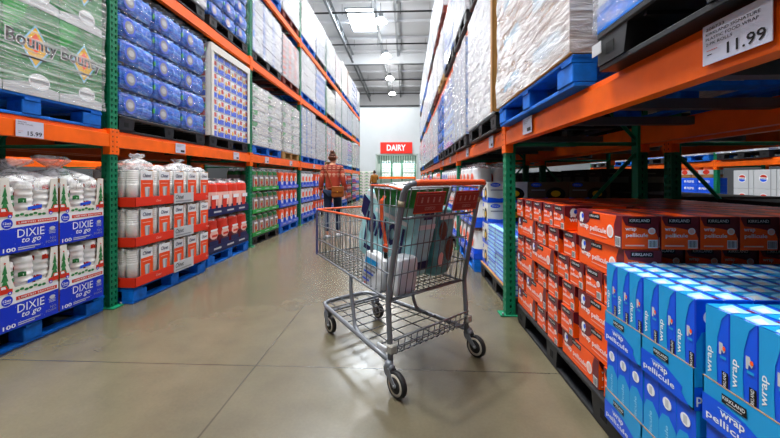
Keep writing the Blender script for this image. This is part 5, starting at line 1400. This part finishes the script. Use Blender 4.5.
def sweater_mat():
    m = bpy.data.materials.new('patterned_sweater'); m.use_nodes = True; nt = m.node_tree; L = nt.links; b = nt.nodes['Principled BSDF']; b.inputs['Roughness'].default_value = .9
    tc = nt.nodes.new('ShaderNodeTexCoord'); sx = nt.nodes.new('ShaderNodeSeparateXYZ'); L.new(tc.outputs['Object'], sx.inputs[0])
    ra = nt.nodes.new('ShaderNodeValToRGB'); ra.color_ramp.interpolation = 'CONSTANT'
    mr = nt.nodes.new('ShaderNodeMapRange'); mr.inputs['From Min'].default_value = .88; mr.inputs['From Max'].default_value = 1.42; L.new(sx.outputs['Z'], mr.inputs['Value'])
    L.new(mr.outputs['Result'], ra.inputs['Fac']); e = ra.color_ramp.elements
    e[0].position = 0; e[0].color = (.05,.05,.05,1); e[1].position = .06; e[1].color = (0,0,0,1)
    for p, v in ((.12,.4),(.15,0),(.52,.8),(.66,0),(.72,.5),(.75,0),(.79,.7),(.84,0),(.88,.6),(.93,0)):
        q = e.new(p); q.color = (v, v, v, 1)
    # knit motifs: small diamonds
    def sine(axis, f):
        s = nt.nodes.new('ShaderNodeMath'); s.operation = 'MULTIPLY'; s.inputs[1].default_value = f; L.new(sx.outputs[axis], s.inputs[0])
        c = nt.nodes.new('ShaderNodeMath'); c.operation = 'SINE'; L.new(s.outputs[0], c.inputs[0]); a = nt.nodes.new('ShaderNodeMath'); a.operation = 'ABSOLUTE'; L.new(c.outputs[0], a.inputs[0]); return a
    s1 = sine('X', 38.); s2 = sine('Z', 48.)
    ad = nt.nodes.new('ShaderNodeMath'); ad.operation = 'ADD'; L.new(s1.outputs[0], ad.inputs[0]); L.new(s2.outputs[0], ad.inputs[1])
    gt_ = nt.nodes.new('ShaderNodeMath'); gt_.operation = 'GREATER_THAN'; gt_.inputs[1].default_value = 1.25; L.new(ad.outputs[0], gt_.inputs[0])
    mu = nt.nodes.new('ShaderNodeMath'); mu.operation = 'MULTIPLY'; L.new(gt_.outputs[0], mu.inputs[0]); L.new(ra.outputs['Color'], mu.inputs[1])
    # dark rust yoke
    yk = nt.nodes.new('ShaderNodeMapRange'); yk.inputs['From Min'].default_value = 1.26; yk.inputs['From Max'].default_value = 1.29; L.new(sx.outputs['Z'], yk.inputs['Value'])
    m1 = nt.nodes.new('ShaderNodeMix'); m1.data_type = 'RGBA'; m1.inputs['A'].default_value = (.38,.04,.016,1); m1.inputs['B'].default_value = (.23,.024,.012,1); L.new(yk.outputs['Result'], m1.inputs['Factor'])
    m2 = nt.nodes.new('ShaderNodeMix'); m2.data_type = 'RGBA'; m2.inputs['B'].default_value = (.62,.33,.22,1); L.new(m1.outputs['Result'], m2.inputs['A']); L.new(mu.outputs[0], m2.inputs['Factor'])
    L.new(m2.outputs['Result'], b.inputs['Base Color']); return m
def person(loc, rz, label, top, pants, hair, bun=True, arm=None, scale=1.):
    t = thing('person', label, 'person', loc, rz); t.scale = (scale,)*3
    aR = arm or [(.208,-.03,1.10),(.238,.05,.875)]
    aL = [(-.208,-.03,1.10),(-.238,.04,.875)]
    J = [(0,0,.93),(0,0,1.06),(0,-.01,1.22),(0,-.01,1.345),(0,.005,1.405),(0,.02,1.455),(0,.03,1.51),(0,.028,1.56),(0,.02,1.60),
         (-.085,0,.87),(-.095,-.01,.48),(-.10,-.09,.085),(-.105,.02,.035),(.085,0,.87),(.085,.09,.48),(.09,.11,.085),(.095,.23,.035),
         (-.155,-.01,1.335),aL[0],aL[1],(.155,-.01,1.335),aR[0],aR[1],(0,.12,1.53)]
    E = [(0,1),(1,2),(2,3),(3,4),(4,5),(5,6),(6,7),(7,8),(0,9),(9,10),(10,11),(11,12),(0,13),(13,14),(14,15),(15,16),(3,17),(17,18),(18,19),(3,20),(20,21),(21,22),(6,23)]
    Rr = [(.12,.10),(.11,.085),(.125,.09),(.09,.07),.05,.05,.078,.085,.062,.075,.052,.036,.036,.075,.052,.036,.036,.055,.038,.024,.055,.038,.024,.012]
    body = skin_obj(J, E, Rr, M['skin'], 2, 'body')
    # hands: palm with five fingers, joined into the body mesh
    import bmesh
    bm = bmesh.new(); bm.from_mesh(body)
    for wr, el, s in ((aL[1], aL[0], -1), (aR[1], aR[0], 1)):
        wv, ev = Vector(wr), Vector(el); d = (wv-ev).normalized(); side = Vector((0,1,0)); side = (side-d*side.dot(d)).normalized(); curl = Vector((-s,0,0))
        P = [wv-d*.01, wv+d*.045, wv+d*.085]; ed = [(0,1),(1,2)]; rad = [(.024,.02),(.034,.017),(.032,.015)]
        for q, ln in zip((-.026,-.009,.009,.026), (.055,.068,.072,.062)):
            base = wv+d*.09+side*q; k = len(P)
            P += [base, base+d*ln*.5+curl*.006, base+d*ln*.85+curl*.024]; ed += [(2,k),(k,k+1),(k+1,k+2)]; rad += [.0095,.0088,.0075]
        k = len(P); tb = wv+d*.03+side*.03; P += [tb, tb+side*.022+d*.028, tb+side*.026+d*.055+curl*.008]; ed += [(1,k),(k,k+1),(k+1,k+2)]; rad += [.012,.010,.008]
        hm = skin_obj(P, ed, rad, M['skin'], 1, 'hand'); bm.from_mesh(hm); bpy.data.meshes.remove(hm)
    bm.to_mesh(body); bm.free(); body.polygons.foreach_set('use_smooth', [True]*len(body.polygons)); mesh_obj(body, 'body', t)
    # clothing
    sw = skin_obj([(0,0,.87),(0,0,1.03),(0,-.01,1.22),(0,-.01,1.34),(0,-.003,1.405),(-.16,-.01,1.335),aL[0],tuple(Vector(aL[1])+Vector((0,-.012,.03))),(.16,-.01,1.335),aR[0],tuple(Vector(aR[1])*.9+Vector(aR[0])*.1)],
                  [(0,1),(1,2),(2,3),(3,4),(3,5),(5,6),(6,7),(3,8),(8,9),(9,10)], [(.165,.125),(.15,.115),(.155,.115),(.12,.095),(.062,.062),(.068,.068),.058,.042,(.068,.068),.058,.042], top, 2, 'sweater')
    mesh_obj(sw, 'sweater', t)
    jn = skin_obj([(0,0,.93),(-.088,0,.85),(-.095,-.01,.48),(-.10,-.085,.11),(.088,0,.85),(.085,.09,.48),(.09,.105,.11)], [(0,1),(1,2),(2,3),(0,4),(4,5),(5,6)], [(.15,.115),(.095,.1),.068,.05,(.095,.1),.068,.05], pants, 2, 'jeans')
    mesh_obj(jn, 'jeans', t)
    for s, (ax, ay) in ((-1, (-.10,-.09)), (1, (.09,.11))):
        mb = MB(); tilt = 0
        prof = [(-.07,.045),(-.03,.05),(.06,.055),(.13,.05),(.19,.034)]; vs = []
        for yy, w_ in prof:
            for a in range(10):
                an = 2*PI*a/10; hh = .05 if yy < .08 else .032
                if yy < 0: hh = .055
                vs.append((ax+w_*.9*math.cos(an), ay+yy-.01, max(.0, hh*.55+hh*.62*math.sin(an))))
        mb.add(vs, [(i*10+k, i*10+(k+1) % 10, (i+1)*10+(k+1) % 10, (i+1)*10+k) for i in range(4) for k in range(10)]+[tuple(range(10))[::-1], tuple(40+k for k in range(10))], 'lgrey', True)
        sh = mb.build('shoe', t); mb = MB(); mb.box(ax-.045, ax+.045, ay-.085, ay+.18, 0, .018, 'white', .008); mb.build('sole', sh)
    # hair
    P = [(0,.0,1.52),(0,-.025,1.56),(0,-.01,1.61),(0,.05,1.61),(-.055,.01,1.545),(.055,.01,1.545),(0,-.04,1.47)]; ed = [(0,1),(1,2),(2,3),(0,4),(0,5),(0,6)]; rad = [.075,.085,.062,.045,.048,.048,.035]
    hm = mesh_obj(skin_obj(P, ed, rad, hair, 2, 'hair'), 'hair', t)
    if bun:
        mb = MB(); vs = []; from mathutils import noise as nz
        prof = [(.001,-.032),(.025,-.027),(.036,-.012),(.039,.0),(.036,.014),(.024,.026),(.001,.032)]
        mb.lathe([(r*(1+.1*math.sin(i*3)), z) for i, (r, z) in enumerate(prof)], hair, 14, Matrix.Translation((0,-.045,1.645)) @ Matrix.Rotation(.5, 4, 'X')); mb.build('hair_bun', t)
    for s in (-1, 1):
        mb = MB(); mb.lathe([(.001,-.013),(.009,-.009),(.013,0),(.009,.009),(.001,.013)], 'white', 10, Matrix.Translation((s*.03,.098,1.545))); mb.lathe([(.001,-.005),(.006,0),(.001,.005)], 'black', 8, Matrix.Translation((s*.03,.110,1.545))); mb.build('eye', t)
        mb = MB(); mb.lathe([(.004,-.028),(.014,-.018),(.018,0),(.016,.018),(.004,.026)], 'skin', 10, Matrix.Translation((s*.084,.02,1.54)) @ Matrix.Scale(.5, 4, Vector((1,0,0)))); mb.build('ear', t)
    mb = MB(); mb.tube([(-.022,.107,1.488),(0,.113,1.486),(.022,.107,1.488)], .005, mat('lips', '9c4a42', .5), 6); mb.build('mouth', t)
    return t
WX, WY = -1.385, 6.5
person((WX, WY, 0), .03, 'person in a rust patterned sweater and dark jeans walking away, hair in a bun', sweater_mat(), M['jeans'], M['hair'], scale=.98)
bag = thing('shoulder_bag', 'tan leather shoulder bag hanging at the right hip of the person walking away', 'bag', (WX, WY, 0), .03)
mb = puffy(.23, .09, .2, 'leather', 6, amp=.006); o = mb.build('bag_body', bag, (.125,-.165,.865))
mb = MB(); mb.box(.02, .23, -.222, -.212, .86, .955, 'leather', .006); mb.box(.02, .23, -.222, -.14, .95, .966, 'leather', .006); bf = mb.build('bag_flap', bag); mb = MB(); mb.tube([(.125,-.224,.87),(.125,-.226,.85)], .006, 'yellow', 6); mb.build('clasp', bf)
mb = MB(); mb.tube([(.03,-.19,.95),(-.01,-.165,1.06),(-.06,-.155,1.2),(-.12,-.125,1.34),(-.135,-.05,1.415),(-.12,.05,1.40),(-.06,.13,1.25),(.05,.15,1.1),(.17,.1,1.0),(.215,-.06,.96),(.21,-.17,.955)], .007, 'leather', 6); mb.build('strap', bag)
person((-1.66, 18.2, 0), .5, 'person in a mustard brown jacket at the far end of the aisle, beyond the cart', mat('mustard_jacket', '8a5a1e', .9, noise=(20, .3)), M['jeans'], mat('dark_brown_hair', '2b1b14', .6), False, [(.22,.05,1.14),(.12,.25,1.2)], .95)

# ---------------------------------------------------------------- camera and look
cam = bpy.data.cameras.new('camera'); co = bpy.data.objects.new('camera', cam); COL.objects.link(co)
cam.sensor_fit = 'HORIZONTAL'; cam.sensor_width = 36; cam.lens = 36*347/780
co.location = (0, 0, 1.1); co.rotation_euler = (PI/2, 0, math.atan(16/347)); cam.shift_y = -(219-179)/780
cam.clip_start = .02; cam.clip_end = 200
sc = bpy.context.scene; sc.camera = co
sc.view_settings.view_transform = 'Standard'; sc.view_settings.look = 'None'; sc.view_settings.exposure = -1.08; sc.view_settings.gamma = 1.; sc.view_settings.use_curve_mapping = False
